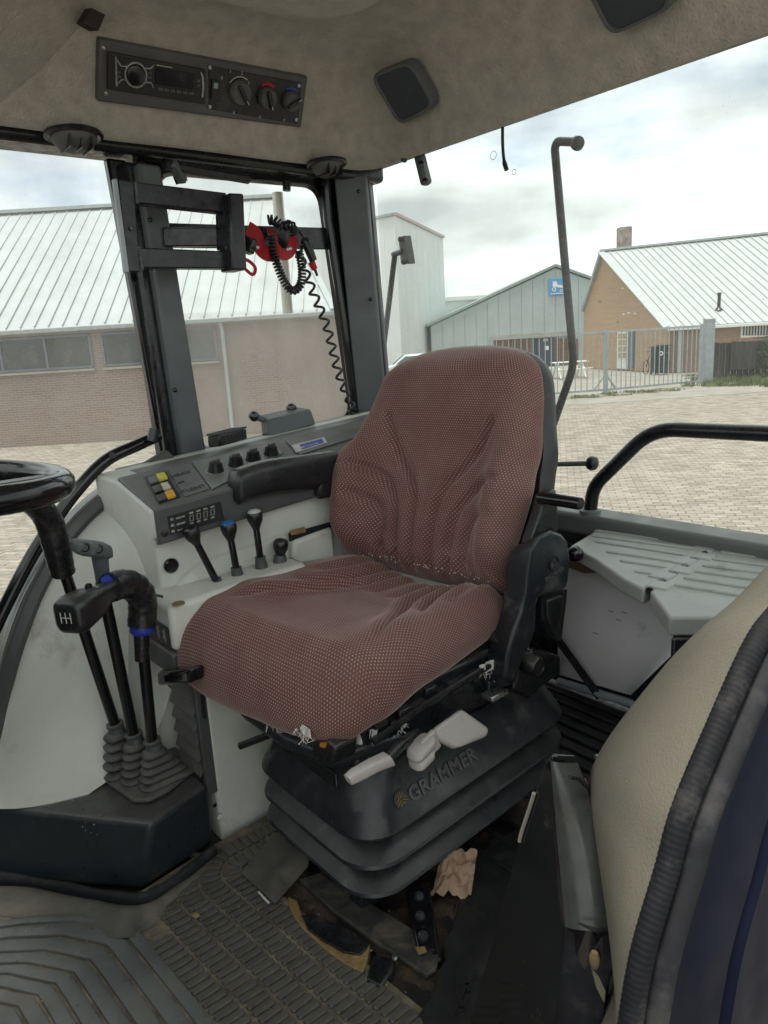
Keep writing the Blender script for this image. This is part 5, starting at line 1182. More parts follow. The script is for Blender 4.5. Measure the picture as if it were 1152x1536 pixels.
for q in (90, 210, 330):
    for o2 in (-.0052, 0, .0052):
        d = tx*math.cos(math.radians(q))+ty*math.sin(math.radians(q)); s_ = n_b.cross(d)
        MB().bar(ec+n_b*.0022+s_*o2+d*.002, ec+n_b*.0022+s_*o2+d*(.014-abs(o2)*.6), .0022, .0012, n_b).build('emblem_line', M['wood'], seat)
# slide rails and feet
MB().bar((.66, .97, .02), (1.2, .97, .02), .04, .04).build('slide_rail', M['frame'], seat, bevel=.004)
MB().bar((.66, 1.2, .02), (1.2, 1.2, .02), .04, .04).build('slide_rail', M['frame'], seat, bevel=.004)
MB().box((.93, 1.08, .03), .46, .26, .05).build('base_plate', M['frame'], seat, bevel=.006)
for px, py in ((628, 1345), (630, 1375), (634, 1405)): MB().lathe([(.010, 0), (.010, .006), (.006, .010)], P(px, py, z=.03), (-.3, -.6, .6), 12).build('bolt', M['frame'], seat)
MB().prism([P(608, 1335, z=.035), P(645, 1328, z=.035), P(662, 1440, z=.01), P(630, 1445, z=.01)], (0, 0, -.03)).build('rail_end', M['gloss'], seat, bevel=.004)
# ================================================================== RIGHT CONSOLE
con = thing('side_console', 'beige side console with dark switch panel right of the seat', 'console', (.56, 1.40, 0))
SL = V((1, 0, .075)).normalized()
def sect(yz, x0, x1, name, mat, par, bev=.008):
    a = [V((x0, y, z+(x0-.56)*.075)) for y, z in yz]; return MB().prism(a, SL*((x1-x0)/SL.x)).build(name, mat, par, bevel=bev, seg=3)
sect([(1.475, .44), (1.475, .665), (1.462, .672), (1.462, .733), (1.652, .778), (1.80, .778), (1.80, .44)], .556, 1.46, 'upper_body', M['beige'], con, .014)
sect([(1.474, .655), (1.450, .660), (1.447, .737), (1.652, .785), (1.652, .776), (1.462, .732), (1.462, .668)], .560, 1.46, 'switch_panel', M['panelgrey'], con, .004)
sect([(1.652, .782), (1.652, .772), (1.84, .765), (1.84, .774)], .62, 1.46, 'window_ledge', M['panelgrey'], con, .004)
# plane of the sloping panel
s0 = V((.56, 1.447, .737)); sn = SL.cross(V((0, .205, .048))).normalized(); sn = sn if sn.z > 0 else -sn
def sp(px, py, h=0.): return PP(px, py, s0+sn*h, sn)
def plate(px, name, mat, par, h0=.0005, h1=.002, bev=0): return MB().prism([sp(x, y, h0) for x, y in px], sn*(h1-h0)).build(name, mat, par, smooth=0, bevel=bev)
plate([(216, 717), (248, 707), (271, 746), (238, 757)], 'switch_plate', M['decal'], con, .0005, .003, .001)
for px, mat_, kn in (([(234, 714), (247, 711), (252, 719), (239, 723)], 'lime', 'lime'), ([(241, 728), (252, 726), (257, 734), (246, 737)], 'cream', 'c'), ([(247, 741), (259, 737), (264, 746), (252, 750)], 'yellow', 'y')):
    dxl = -13
    plate([(px[0][0]+dxl, px[0][1]+4.5), px[0], px[3], (px[3][0]+dxl, px[3][1]+4.5)], 'rocker', M['pillar' if kn == 'lime' else 'blk'], con, .003, .0075, .001)
    plate(px, 'rocker_face', M[mat_], con, .003, .009, .001)
pl_ = plate([(252, 704), (286, 695), (314, 734), (277, 746)], 'label_plate', M['labelplate'], con, .0006, .003, .001)
xx = (sp(310, 690)-sp(252, 706)); yy = sn.cross(xx.normalized())
text_on('handwriting', 'HEAV', sp(258, 717, .0036), xx, yy, .021, M['inkdark'], pl_, .0004, bold=.01)
text_on('handwriting', 'STLENT', sp(268, 742, .0036), xx, yy, .021, M['inkdark'], pl_, .0004, bold=.01)
plate([(266, 724), (276, 721), (277, 723), (267, 726)], 'dash', M['inkdark'], pl_, .0031, .0036)
tp = plate([(288, 694), (410, 665), (425, 680), (318, 735)], 'knob_plate', M['facegrey'], con, .0006, .003, .001)
for px, py in ((324, 706), (354, 697), (380, 689), (407, 681)):
    c_ = sp(px, py, .003); kb = MB().lathe([(.019, 0), (.0165, .010), (.0145, .022), (.011, .024)], c_, sn, 20).build('knob', M['blk'], tp)
    MB().bar(c_+sn*.024-SL*.009, c_+sn*.024+SL*.012, .007, .010, sn).build('pointer', M['panelgrey'], kb, bevel=.002)
    sc_ = MB()
    for k in range(9):
        a_ = math.radians(-30+30*k); d = SL*math.cos(a_)+sn.cross(SL)*math.sin(a_); sc_.bar(c_+d*.0215+sn*.0004, c_+d*.026+sn*.0004, .0018, .0008, sn)
    sc_.build('scale_marks', M['print'], tp, smooth=0)
rp_ = plate([(428, 663), (520, 640), (540, 655), (450, 683)], 'sticker_plate', M['panelgrey'], con, .0006, .003, .001)
stk = plate([(437, 668), (486, 656), (491, 664), (444, 679)], 'sticker', M['print'], con, .0032, .004)
plate([(449, 667), (483, 658), (486, 664), (453, 674)], 'sticker_band', M['ink_blue'], stk, .0041, .0045)
xx2 = sp(484, 662)-sp(452, 671)
text_on('lettering', 'MICHELIN', sp(452.5, 672.6, .005), xx2, sn.cross(xx2.normalized()), .0125, M['print'], stk, .0003, shear=.15, bold=.01)
# decals under the panel
def vp(px, py, y=1.448): return P(px, py, y=y)
dc = MB().prism([vp(251, 775), vp(330, 752), vp(336, 779), vp(256, 802)], (0, -.002, 0)).build('symbol_decal', M['decal'], con, smooth=0)
mk = MB()
for i in range(4):
    x0 = 284+i*10.5; y0 = 770-i*3
    mk.bar(vp(x0, y0, 1.4455), vp(x0+6, y0-1.7, 1.4455), .0006, .004, (0, 0, 1)).bar(vp(x0+1, y0+16, 1.4455), vp(x0+6, y0+14, 1.4455), .0006, .004, (0, 0, 1))
    mk.tube([vp(x0+1, y0+4, 1.445), vp(x0+1, y0+12, 1.445), vp(x0+6, y0+10.5, 1.445), vp(x0+6, y0+2.5, 1.445), vp(x0+1, y0+4, 1.445)], .0011, 5)
for j in range(3):
    mk.ball(vp(258+j*.9, 779+j*9, 1.4455), .0042, 8, (1, .2, 1)); mk.bar(vp(264+j, 778+j*9, 1.4455), vp(277+j, 774+j*9, 1.4455), .0006, .0035, (0, 0, 1))
mk.build('symbols', M['printdim'], dc, smooth=0)
MB().lathe([(.0075, 0), (.0075, .003), (.004, .004)], vp(247, 800), (0, -1, 0), 12).build('screw', M['frame'], con)
pk_ = MB().lathe([(.0165, 0), (.0165, .006), (.013, .010), (.005, .011)], P(256, 848, y=1.474), (0, -1, 0), 20).build('round_plug', M['gloss'], con)
# lower body
low = MB().prism([V((.572, 1.345, -.02)), V((.572, 1.345, .50)), V((1.40, 1.40, .52)), V((1.40, 1.40, -.02))], (0, .16, 0)).build('inner_side', M['beige'], con, bevel=.010, seg=3)
MB().prism([P(299, 1022, y=1.344), P(305, 1024, y=1.344), P(309, 1080, y=1.344), P(303, 1076, y=1.344)], (0, -.002, 0)).build('side_slot', M['decal'], con)
MB().lathe([(.005, 0), (.004, .002)], P(322, 1208, y=1.343), (0, -1, 0), 10).build('screw', M['frame'], con)
MB().lathe([(.007, 0), (.007, .002), (.003, .003)], P(330, 1225, y=1.343), (0, -1, 0), 12).build('plug', M['beige'], con)
MB().prism([(.524, 1.352, .455), (.524, 1.352, .556), (.524, 1.50, .556), (.524, 1.50, .455)], (.35, .02, .005)).build('front_block', M['beige'], con, bevel=.012, seg=3)
MB().lathe([(.013, 0), (.012, .003), (.009, .001)], P(268, 906, z=.558), (0, 0, 1), 14).build('block_plug', M['wood'], con)
MB().prism([(.5225, 1.365, .462), (.5225, 1.365, .508), (.5225, 1.47, .508), (.5225, 1.47, .462)], (-.0015, 0, 0)).build('block_decal', M['decal'], con, smooth=0)
mk = MB()
for k in range(3):
    y = 1.385+k*.032
    mk.box((.5205, y, .486), .001, .004, .028).box((.5205, y+.008, .486), .001, .004, .02).box((.5205, y+.004, .486), .001, .014, .003)
mk.build('block_symbols', M['printdim'], con, smooth=0)
MB().prism([(.520, 1.36, .395), (.520, 1.36, .45), (.520, 1.50, .45), (.520, 1.50, .395)], (.06, 0, 0)).build('grey_band', M['panelgrey'], con, bevel=.005)
ph = MB().prism([P(234, 1008, x=.50), P(283, 1004, x=.50), P(283, 1026, x=.50), P(236, 1030, x=.50)], (.035, .0, 0)).build('pull_handle', M['gloss'], con, bevel=.008, seg=3)
MB().prism([(.566, 1.348, .12), (.566, 1.348, .40), (.566, 1.50, .40), (.566, 1.50, .12)], (.02, 0, 0)).build('louvre_back', M['blk'], con)
MB().prism([(.552, 1.346, .11), (.552, 1.346, .40), (.552, 1.362, .40), (.552, 1.362, .11)], (.025, 0, 0)).build('louvre_post', M['panelgrey'], con, bevel=.003)
for k in range(7):
    z = .385-k*.036
    MB().prism([(.548, 1.364, z-.020), (.566, 1.364, z+.008), (.566, 1.49, z+.008), (.545, 1.475, z-.020)], (0, 0, .004)).build('louvre_slat', M['louvre'], con, bevel=.001)
# swept fairing behind the hydraulic levers
arc = smooth_path([P(250, 930, y=1.462), P(262, 890, y=1.462), P(285, 862, y=1.462), P(318, 842, y=1.462), P(365, 826, y=1.462), P(430, 806, y=1.462), P(520, 784, y=1.462)], 5)
bt = [V((p.x, p.y, .50)) for p in arc]
MB().loft([[p+V((.0, .03, .012)) for p in arc], [p+V((0, .006, .004)) for p in arc], arc, bt], False).build('lever_fairing', M['beige'], con, smooth=60)
MB().prism([P(440, 812, y=1.44), P(500, 790, y=1.44), P(505, 840, y=1.44), P(440, 850, y=1.44)], (0, .05, 0)).build('storage_ledge', M['beige'], con, bevel=.01)
MB().prism([P(432, 800, y=1.452), P(498, 782, y=1.452), P(498, 790, y=1.452), P(434, 812, y=1.452)], (0, -.003, 0)).build('ledge_slot', M['decal'], con)
MB().prism([P(434, 796, y=1.4515), P(456, 790, y=1.4515), P(458, 798, y=1.4515), P(436, 803, y=1.4515)], (0, -.003, 0)).build('ledge_label', M['foam'], con, smooth=0)
# hydraulic levers
for k, (tx_, ty_, bx_, by_, yy_, cap, lab) in enumerate(((287, 799, 333, 888, 1.425, 'gloss', 'hydraulic lever with glossy black ball knob nearest the steering wheel'), (343, 792, 358, 872, 1.425, 'bluecap', 'hydraulic lever with blue topped ball knob'), (382, 775, 393, 856, 1.425, 'print', 'hydraulic lever with pale topped black knob, third from the front'), (421, 818, 420, 840, 1.43, 'blk', 'short hydraulic lever half hidden behind the cushion'))):
    T_ = P(tx_, ty_, y=yy_); B_0 = P(bx_, by_, y=yy_)
    t = thing('hydraulic_lever', lab, 'lever', B_0, group='hydraulic levers on the console'); d = (T_-B_0).normalized()
    MB().tube([B_0, T_-d*.01], [.0085, .0075], 10).build('rod', M['gloss'], t)
    MB().tube([B_0-d*.02, B_0+d*.012, B_0+d*(.03 if k < 3 else .01), B_0+d*(.034 if k < 3 else .012)], [.018, .0145, .012, .0135], 12).build('sleeve', M['panelgrey'], t)
    kb = MB().lathe([(.008, -.03), (.011, -.022), (.0165, -.010), (.0185, 0), (.0178, .007), (.0155, .011)], T_, d, 18).build('knob', M['blk'], t)
    MB().lathe([(.0158, .0108), (.0135, .0145), (.008, .0168), (.0, .0174)], T_, d, 18).build('knob_cap', M[cap], kb)
    MB().box(B_0+V((.005, 0, -.022)), .075, .05, .03).build('slot_box', M['blk'], t, bevel=.005)
# ledge fittings under the quarter window
cup = thing('ash_box', 'open black square box on the window ledge behind the switch panel', 'box', P(345, 668, y=1.72))
b4 = [P(312, 668, y=1.70), P(350, 655, y=1.76), P(372, 663, y=1.75), P(332, 680, y=1.69)]
b4 = [V((p.x, p.y, .845)) for p in b4]
MB().prism([p-V((0, 0, .03)) for p in b4], V((0, 0, .03))).build('body', M['blk'], cup, bevel=.004)
c4 = sum(b4, V())/4
MB().loft([[c4+(p-c4)*s+V((0, 0, h)) for p in b4] for s, h in ((1, .0), (1.02, .006), (.86, .006), (.82, -.006))], True, True).build('rim', M['panelgrey'], cup)
MB().poly([c4+(p-c4)*.8+V((0, 0, .0015)) for p in b4]).build('hollow', M['decal'], cup)
lt_ = thing('window_latch', 'dark grey window latch with two round knobs below the quarter window', 'window latch', P(430, 645, y=1.82))
MB().loft([[P(402, 630, y=1.775), P(467, 613, y=1.775), P(475, 637, y=1.765), P(405, 658, y=1.765)], [P(390, 622, y=1.83), P(446, 610, y=1.83), P(455, 632, y=1.83), P(392, 650, y=1.83)]]).build('body', M['pillar'], lt_, bevel=.007, seg=3)
MB().prism([P(400, 650, y=1.785), P(413, 648, y=1.785), P(412, 660, y=1.785), P(403, 660, y=1.785)], (0, .03, 0)).build('foot', M['blk'], lt_, bevel=.003)
MB().prism([P(446, 642, y=1.785), P(464, 638, y=1.785), P(464, 648, y=1.785), P(446, 652, y=1.785)], (0, .03, 0)).build('foot', M['blk'], lt_, bevel=.003)
for px, py in ((381, 624), (437, 612)): MB().lathe([(.005, -.01), (.015, -.008), (.016, 0), (.012, .008), (.005, .01)], P(px, py, y=1.82), (-.5, -.8, .1), 14).build('knob', M['gloss'], lt_)
MB().tube([P(381, 624, y=1.82), P(396, 630, y=1.81)], .009, 8).build('stem', M['pillar'], lt_)
MB().tube([P(404, 657, y=1.80), P(452, 643, y=1.80)], .006, 8).build('brass_rod', M['foam'], lt_)
# ================================================================== LEVER BOX AND GEAR LEVERS
lb = thing('lever_box', 'dark blue grey plastic box on the floor below the wheel arch cover', 'box', (.39, 1.35, 0))
hb = .142
base = [(.375, 1.307), (.548, 1.335), (.552, 1.56), (.05, 1.72), (.05, 1.62), (.168, 1.545)]
topb = [(.408, 1.300), (.552, 1.338), (.555, 1.56), (.05, 1.74), (.05, 1.66), (.186, 1.600)]
rings = [[V((x, y, 0)) for x, y in base], [V((x, y, hb)) for x, y in topb]]
MB().loft(rings).build('body', M['boxblue'] if 'boxblue' in M else M['bellow'], lb, bevel=.012, seg=3)
bp = thing('boot_plate', 'dark rubber plate carrying three ribbed lever boots', 'boot plate', (.45, 1.45, hb))
MB().prism([V((.385, 1.535, hb+.001)), V((.405, 1.385, hb+.001)), V((.43, 1.36, hb+.001)), V((.475, 1.365, hb+.001)), V((.565, 1.405, hb+.001)), V((.56, 1.54, hb+.001))], (0, 0, .012)).build('plate', M['rubber2'] if 'rubber2' in M else M['rubber'], bp, bevel=.006)
def lozenge(c, hx, hy, h, mb):
    for z, q in ((-h, .72), (-h*.15, 1.0), (h*.1, 1.0), (h, .62)):
        pass
    mb.loft([[c+V((x, y, z)) for x, y in rrect(0, 0, hx*q, hy*q, min(hx, hy)*q*.75, 4)] for z, q in ((-h, .70), (-h*.2, 1.0), (h*.1, 1.0), (h, .66))])
GL = [('left', 1.505, (172, 1085), 'gear lever with black taped grip under the steering wheel'), ('mid', 1.458, (200, 1100), 'gear lever with grey two button head behind the bent lever'), ('right', 1.408, (228, 1110), 'bent taped gear lever with blue collar and black shift head')]
for k, (nm, y, (px, py), lab) in enumerate(GL):
    bt_ = P(px, py, y=y); t = thing('gear_lever', lab, 'gear lever', (bt_.x, y, hb+.01), group='gear levers on the lever box')
    bo = MB(); zt0 = bt_.z-.030; nn = 5
    for i in range(nn):
        q = i/(nn-1); z = zt0-(zt0-hb-.016)*q
        lozenge(V((bt_.x+.004*q+.012*q, y-.002*q, z)), .027+.030*q, .0225+.004*q, .0098, bo)
    bo.build('boot', M['rubber2'] if 'rubber2' in M else M['rubber'], t, smooth=50)
    MB().lathe([(.020, -.032), (.0185, -.024), (.0165, -.008), (.0185, -.005), (.0185, 0), (.0155, .001)], bt_, V((-.12, -.02, 1)), 16).build('boot_collar', M['panelgrey'], t)
    if k == 0:
        a = P(97, 858, y=1.475); MB().tube([bt_, a], .0118, 12).build('rod', M['gloss'], t)
        MB().tube(smooth_path([P(95, 862, y=1.475), P(91, 845, y=1.47), P(84, 815, y=1.465), P(75, 785, y=1.46), P(62, 765, y=1.45), P(42, 752, y=1.43), P(20, 748, y=1.41)], 5), [.019, .0235, .0245, .0235, .024, .025, .0245, .0255, .0265, .0255, .0265, .0272, .0262, .0270, .0262, .0268, .0255, .0262, .025, .0255, .0245, .0245, .0235, .0225, .0215, .021, .020, .019, .018, .017, .016], 14).build('taped_grip', M['tape'], t, smooth=80)
    if k == 1:
        a = P(152, 872, y=1.425); MB().tube([bt_, a], .0122, 12).build('rod', M['gloss'], t)
        nk = [P(157, 900, y=1.42), P(153, 860, y=1.415), P(150, 838, y=1.41), P(152, 826, y=1.405)]
        MB().tube(nk, [.014, .0185, .0205, .021], 12, flat=.75).build('neck', M['pillar'], t, smooth=60)
        h0 = P(112, 820, y=1.385); h1 = P(164, 826, y=1.40); dxx = (h1-h0).normalized(); up_v = V((0, -.15, 1)).normalized(); dep = dxx.cross(up_v)
        hd_ = MB().loft([[h0.lerp(h1, q)+up_v*b+dep*a_ for a_, b in rrect(0, 0, .018*s, .0155*s, .010*s, 5)] for q, s in ((-.06, .55), (0, .85), (.12, 1), (.6, 1.05), (.9, 1.0), (1, .8))]).build('head', M['pillar'], t, smooth=50)
        fd = (CAM-h0).normalized()
        for q in (.28, .66): MB().lathe([(.0105, 0), (.0105, .003), (.0085, .003), (.008, .001), (.006, .004), (0, .004)], h0.lerp(h1, q)-dep*.0*0+fd*.0175, fd, 16).build('button', M['blk'], hd_)
        MB().bar(h0.lerp(h1, .47)+fd*.018-up_v*.011, h0.lerp(h1, .47)+fd*.018+up_v*.011, .005, .004, fd).build('divider', M['facegrey'], hd_)
    if k == 2:
        MB().tube([bt_, P(212, 948, y=1.40)], .0118, 12).build('rod', M['gloss'], t)
        MB().tube([P(213, 990, y=1.40), P(212, 940, y=1.40)], [.0145, .0165], 12).build('lower_sleeve', M['tape'], t)
        MB().tube([P(213, 950, y=1.40), P(213, 946, y=1.40), P(213, 938, y=1.40), P(213, 934, y=1.40)], [.021, .0245, .0245, .020], 18).build('collar', M['blue'], t)
        el = smooth_path([P(213, 938, y=1.40), P(214, 915, y=1.40), P(213, 897, y=1.395), P(203, 882, y=1.385), P(185, 876, y=1.37), P(165, 882, y=1.35)], 5)
        MB().tube(el, [.0290+.0025*noise.noise(V((i*.7, 5, 2))) for i in range(len(el))], 14).build('taped_elbow', M['tape'], t, smooth=80)
        MB().tube([P(158, 868, y=1.345), P(166, 878, y=1.35)], [.010, .013], 10).build('blue_tape', M['blue'], t)
        MB().tube([P(168, 866, y=1.36), P(168, 878, y=1.36)], .006, 8).build('stud', M['tape'], t)
        MB().tube([P(236, 893, y=1.39), P(244, 895, y=1.39)], .003, 6).build('wire_end', M['tape'], t)
        g0 = P(170, 882, y=1.35); g1 = P(103, 922, y=1.275); ax_g = (g1-g0).normalized(); sd_ = ax_g.cross(V((0, 0, 1))).normalized(); u_g = sd_.cross(ax_g)
        hd_ = MB().loft([[g0.lerp(g1, q)+sd_*a_+u_g*(b-.004*q) for a_, b in rrect(0, 0, w, h, min(w, h)*.6, 5)] for q, w, h in ((0, .017, .018), (.25, .019, .019), (.42, .025, .024), (.6, .030, .030), (.9, .032, .034), (1.02, .028, .030), (1.06, .020, .022))]).build('shift_head', M['blk'], t, smooth=50)
        fd = ax_g; c_ = g0.lerp(g1, 1.065)-u_g*.003
        mk = MB()
        for o2 in (-.010, 0, .010): mk.bar(c_+sd_*o2-u_g*.010+fd*.0002, c_+sd_*o2+u_g*.010+fd*.0002, .0012, .001, fd)
        mk.bar(c_-sd_*.010+fd*.0002, c_+sd_*.010+fd*.0002, .001, .0012, fd)
        mk.build('gate_pattern', M['print'], hd_, smooth=0)
        tpn = (u_g*.9-fd*.1).normalized()
        MB().lathe([(.007, 0), (.0065, .006), (.004, .008)], g0.lerp(g1, .52)+u_g*.026, u_g, 12).build('button', M['gloss'], hd_)
        MB().lathe([(.004, 0), (.004, .002)], g0.lerp(g1, .46)+u_g*.0245-sd_*.012, u_g, 10).build('pin', M['chrome'], hd_)
# ================================================================== STEERING WHEEL
wc = V((.088, 1.115, .905)); wn = V((.10, 0, .995)).normalized()
swh = thing('steering_wheel', 'black steering wheel rim at the left edge', 'steering wheel', wc)
wx = V((0, 1, 0)); wy = wn.cross(wx)
def wcirc(R, n=64): return [wc+wx*math.cos(2*math.pi*k/n)*R+wy*math.sin(2*math.pi*k/n)*R for k in range(n)]
cir = wcirc(.205); mb = MB(); ids = []
for k in range(64):
    rd = (cir[k]-wc).normalized(); ids.append([cir[k]+rd*math.cos(q)*.0165+wn*math.sin(q)*.0185 for q in [2*math.pi*j/14 for j in range(14)]])
ids.append(ids[0]); mb.loft(ids, True, False).build('rim', M['gloss'], swh, smooth=80)
for a_ in (30, 150, 270):
    d = wx*math.cos(math.radians(a_))+wy*math.sin(math.radians(a_)); MB().bar(wc-wn*.02, wc+d*.2, .035, .012, wn).build('spoke', M['blk'], swh, bevel=.004)
MB().lathe([(.05, -.05), (.055, -.02), (.05, .0), (.03, .006)], wc, wn, 24).build('hub', M['blk'], swh)
MB().tube([wc-wn*.04, wc-wn*.45-V((.2, 0, 0))], .035, 14).build('column', M['blk'], swh)
# ================================================================== REAR TRAY AND CARDBOARD
tz = .578
tray = thing('lidded_tray', 'grey plastic storage tray with two hinged ribbed lids behind the seat', 'storage tray', P(1000, 880, z=tz))
def tp_(px, py, h=0): p = P(px, py, z=tz); return p+V((0, 0, h))
MB().prism([tp_(856, 818), tp_(905, 789), tp_(1076, 808), tp_(1081, 813), tp_(972, 880), tp_(965, 883), tp_(935, 868), tp_(893, 838)], (0, 0, -.032)).build('left_lid', M['lid'] if 'lid' in M else M['facegrey'], tray, bevel=.005, seg=3)
rr_ = [tp_(1087, 812), V((1.575, .33, tz)), V((1.30, .33, tz)), tp_(1152, 874), tp_(1076, 926), tp_(1004, 926), tp_(975, 886)]
MB().prism(rr_, (0, 0, -.034)).build('right_lid', M['lid'] if 'lid' in M else M['facegrey'], tray, bevel=.005, seg=3)
def capsule(a, b, r, h, name, mat, par):
    d = (b-a).normalized(); s = d.cross(V((0, 0, 1))); pts = []
    for c, sg in ((b, 1), (a, -1)):
        for k in range(7):
            q = math.radians(-90+30*k); pts.append(c+d*sg*math.cos(q)*r+s*sg*math.sin(q)*r)
    n = len(pts); c0 = sum(pts, V())/n
    mb = MB(); mb.loft([pts, [p+V((0, 0, h*.6)) for p in pts], [p+(c0-p).normalized()*r*.35+V((0, 0, h)) for p in pts]], True, True)
    return mb.build(name, mat, par, smooth=50)
for l in ((897, 797, 1049, 816), (893, 804.5, 1036, 823), (897, 812.5, 1024, 832), (915, 828, 1008, 841.5), (936, 841.5, 993, 850), (958, 857.5, 981, 860.5)):
    capsule(tp_(l[0], l[1]), tp_(l[2], l[3]), .0085, .0028, 'lid_rib', M['lid'] if 'lid' in M else M['facegrey'], tray)
for l in ((1092, 820, 1240, 836), (1086, 829, 1220, 845), (1073, 839, 1190, 854), (1060, 849, 1151, 860), (1048, 857.5, 1139, 870), (1032, 867.5, 1127, 882), (1018, 878, 1110, 893)):
    capsule(tp_(l[0], l[1]), tp_(l[2], l[3]), .0085, .0028, 'lid_rib', M['lid'] if 'lid' in M else M['facegrey'], tray)
ha, hb_ = tp_(1083, 811), tp_(974, 883)
for i in range(7):
    a = ha.lerp(hb_, (i+.08)/7); b = ha.lerp(hb_, (i+.92)/7); o = V((0, .014 if i % 2 else -.014, 0))
    MB().bar(a+o*.7-V((0, 0, .003)), b+o*.7-V((0, 0, .003)), .045, .012).build('hinge_knuckle', M['lid'] if 'lid' in M else M['facegrey'], tray, bevel=.005)
MB().tube([ha-V((0, 0, .004)), hb_-V((0, 0, .004))], .007, 8).build('hinge_pin', M['blk'], tray)
MB().prism([tp_(1005, 924, -.034), tp_(1074, 924, -.034), V((1.30, .50, tz-.034)), V((1.24, .60, tz-.034))], (0, 0, -.30)).build('support_box', M['frame'], tray, bevel=.01)
tx_ = 1.49
cdb = thing('cardboard_sheet', 'creased pale grey cardboard sheet leaning against the rear wall', 'cardboard', P(895, 1030, x=tx_))
r1_ = [P(832, 860, x=tx_), P(1035, 930, x=tx_)]; mid_ = [P(838, 915, x=tx_-.012), P(1025, 968, x=tx_-.012)]; low_ = [P(836, 1012, x=tx_-.03), P(955, 1045, x=tx_-.03)]
mb = MB(); ids = []
for a, b in ((P(832, 830, x=tx_+.02), P(1040, 900, x=tx_+.02)), r1_, mid_, low_):
    row = []
    for k in range(13):
        q = k/12; row.append(a.lerp(b, q)+V((.003*noise.noise(V((q*4, a.z*6, 0))), 0, .0015*noise.noise(V((q*9, a.z, 3))))))
    ids.append(row)
ids[-1][-1] = P(950, 1044, x=tx_-.03)
mb.loft(ids, False, False); cs = mb.build('sheet', M['card'], cdb, smooth=25)
so_ = cs.modifiers.new('thick', 'SOLIDIFY'); so_.thickness = .004
for px, py in ((916, 917), (936, 919), (927, 930), (893, 950), (888, 958)): MB().bar(P(px-3, py-1, x=tx_-.016), P(px+4, py+1, x=tx_-.016), .0012, .0012).build('scuff', M['inkdark'], cdb, smooth=0)
stp = thing('floor_strap', 'flat black strap crossing in front of the cardboard beside the seat', 'strap', P(900, 1045, x=1.45))
MB().bar(P(830, 950, x=1.43), P(900, 1047, x=1.45), .02, .004, (-1, -.4, 0)).build('band', M['seal'], stp)
MB().prism([P(828, 905, x=1.40), P(846, 915, x=1.40), P(838, 962, x=1.42), P(830, 955, x=1.42)], (.006, 0, 0)).build('upper_band', M['seal'], stp)
st2 = thing('stay_bar', 'slanted black flat bar in front of the right end of the cardboard', 'bar', P(952, 1048, x=1.45))
MB().bar(P(1022, 980, x=1.44), P(950, 1049, x=1.45), .022, .006, (-1, -.4, 0)).build('bar', M['frame'], st2)
fp = thing('floor_pipe', 'worn metal pipe lying along the rear floor edge', 'pipe', P(895, 1040, x=1.45))
MB().tube([P(838, 1022, x=1.455), P(950, 1056, x=1.455)], .011, 10).build('tube', M['galv'], fp)
wdl = thing('wood_offcut', 'weathered strip of wood above the cardboard under the tray', 'wood', P(885, 846, x=1.47))
MB().prism([P(850, 836, x=1.46), P(880, 838, x=1.46), P(925, 850, x=1.46), P(915, 860, x=1.46), P(875, 860, x=1.46), P(852, 852, x=1.46)], (.02, 0, 0)).build('strip', M['wood'], wdl, bevel=.003)
bk_ = thing('ball_lever', 'small lever with black ball knob beside the recliner', 'lever', P(850, 845, x=1.28))
MB().ball(P(863, 831, x=1.28), .0185, 16).build('knob', M['gloss'], bk_); MB().tube([P(863, 833, x=1.28), P(842, 842, x=1.29)], .007, 8).build('rod', M['frame'], bk_)
ey = thing('floor_eyelet', 'small steel eyelet on the rear floor beside the tan cover', 'eyelet', P(898, 1140, z=.1))
MB().tube([P(898, 1137, z=.11)+V((math.cos(q)*.009, math.sin(q)*.009, .002)) for q in [2*math.pi*k/14 for k in range(15)]], .003, 6, False).build('ring', M['chrome'], ey)
MB().tube([P(897, 1142, z=.11), P(894, 1156, z=.11)], .003, 6).build('shank', M['chrome'], ey)
# ================================================================== FLOOR MATS
matb = thing('block_mat', 'dirty black rubber floor mat with rows of raised blocks', 'floor mat', (.45, 1.0, 0))
hx0, hx1 = .562, .610                                   # edge of the hole at y=1.20 and y=.68
def edge_x(y): return hx0+(1.2-y)*(hx1-hx0)/.52
MB().prism([V((.36, 1.30, 0)), V((.345, 1.25, 0)), V((.318, .95, 0)), V((.30, .45, 0)), V((edge_x(.45), .45, 0)), V((edge_x(1.14), 1.14, 0)), V((.70, 1.19, 0)), V((.78, 1.335, 0)), V((.545, 1.325, 0))], (0, 0, .006)).build('sheet', M['groove'], matb)
rng = random.Random(21)
blk_pts = []
LB, WB, PB, QB = .0415, .0138, .0465, .0176
for band in range(6):
    o = .018+band*PB+LB/2-.006
    y = .46
    while y < 1.205:                                    # along the hole
        blk_pts.append((edge_x(y)-o, y, 0.0 if y < 1.2 else 0, 1)); y += QB
    r = o; nA = max(1, int(r*math.pi/2/QB))
    for k in range(nA):                                 # round the corner
        a = math.pi/2*(k+.5)/nA
        blk_pts.append((edge_x(1.205)-math.cos(a)*r, 1.205+math.sin(a)*r, -a, 1))
    x = edge_x(1.205)
    while x < .74: blk_pts.append((x, 1.205+o, -math.pi/2, 1)); x += QB
def inmat(x, y):
    if y > 1.318+.02*(x-.55): return False
    if x < .345+(y-1.25)*.09+.012: return False
    if y > 1.21 and x < .40+(y-1.21)*.9: return False
    return y < 1.30 or x > .5
blk_pts = [b for b in blk_pts if inmat(b[0], b[1])]
def vis_key(b):
    q = in_view(V((b[0], b[1], .008)))
    return 0 if (q and -5 < q[0] < W_ and q[1] < H_+6) else 1
blk_pts.sort(key=lambda b: (vis_key(b), (V((b[0], b[1], 0))-CAM).length))
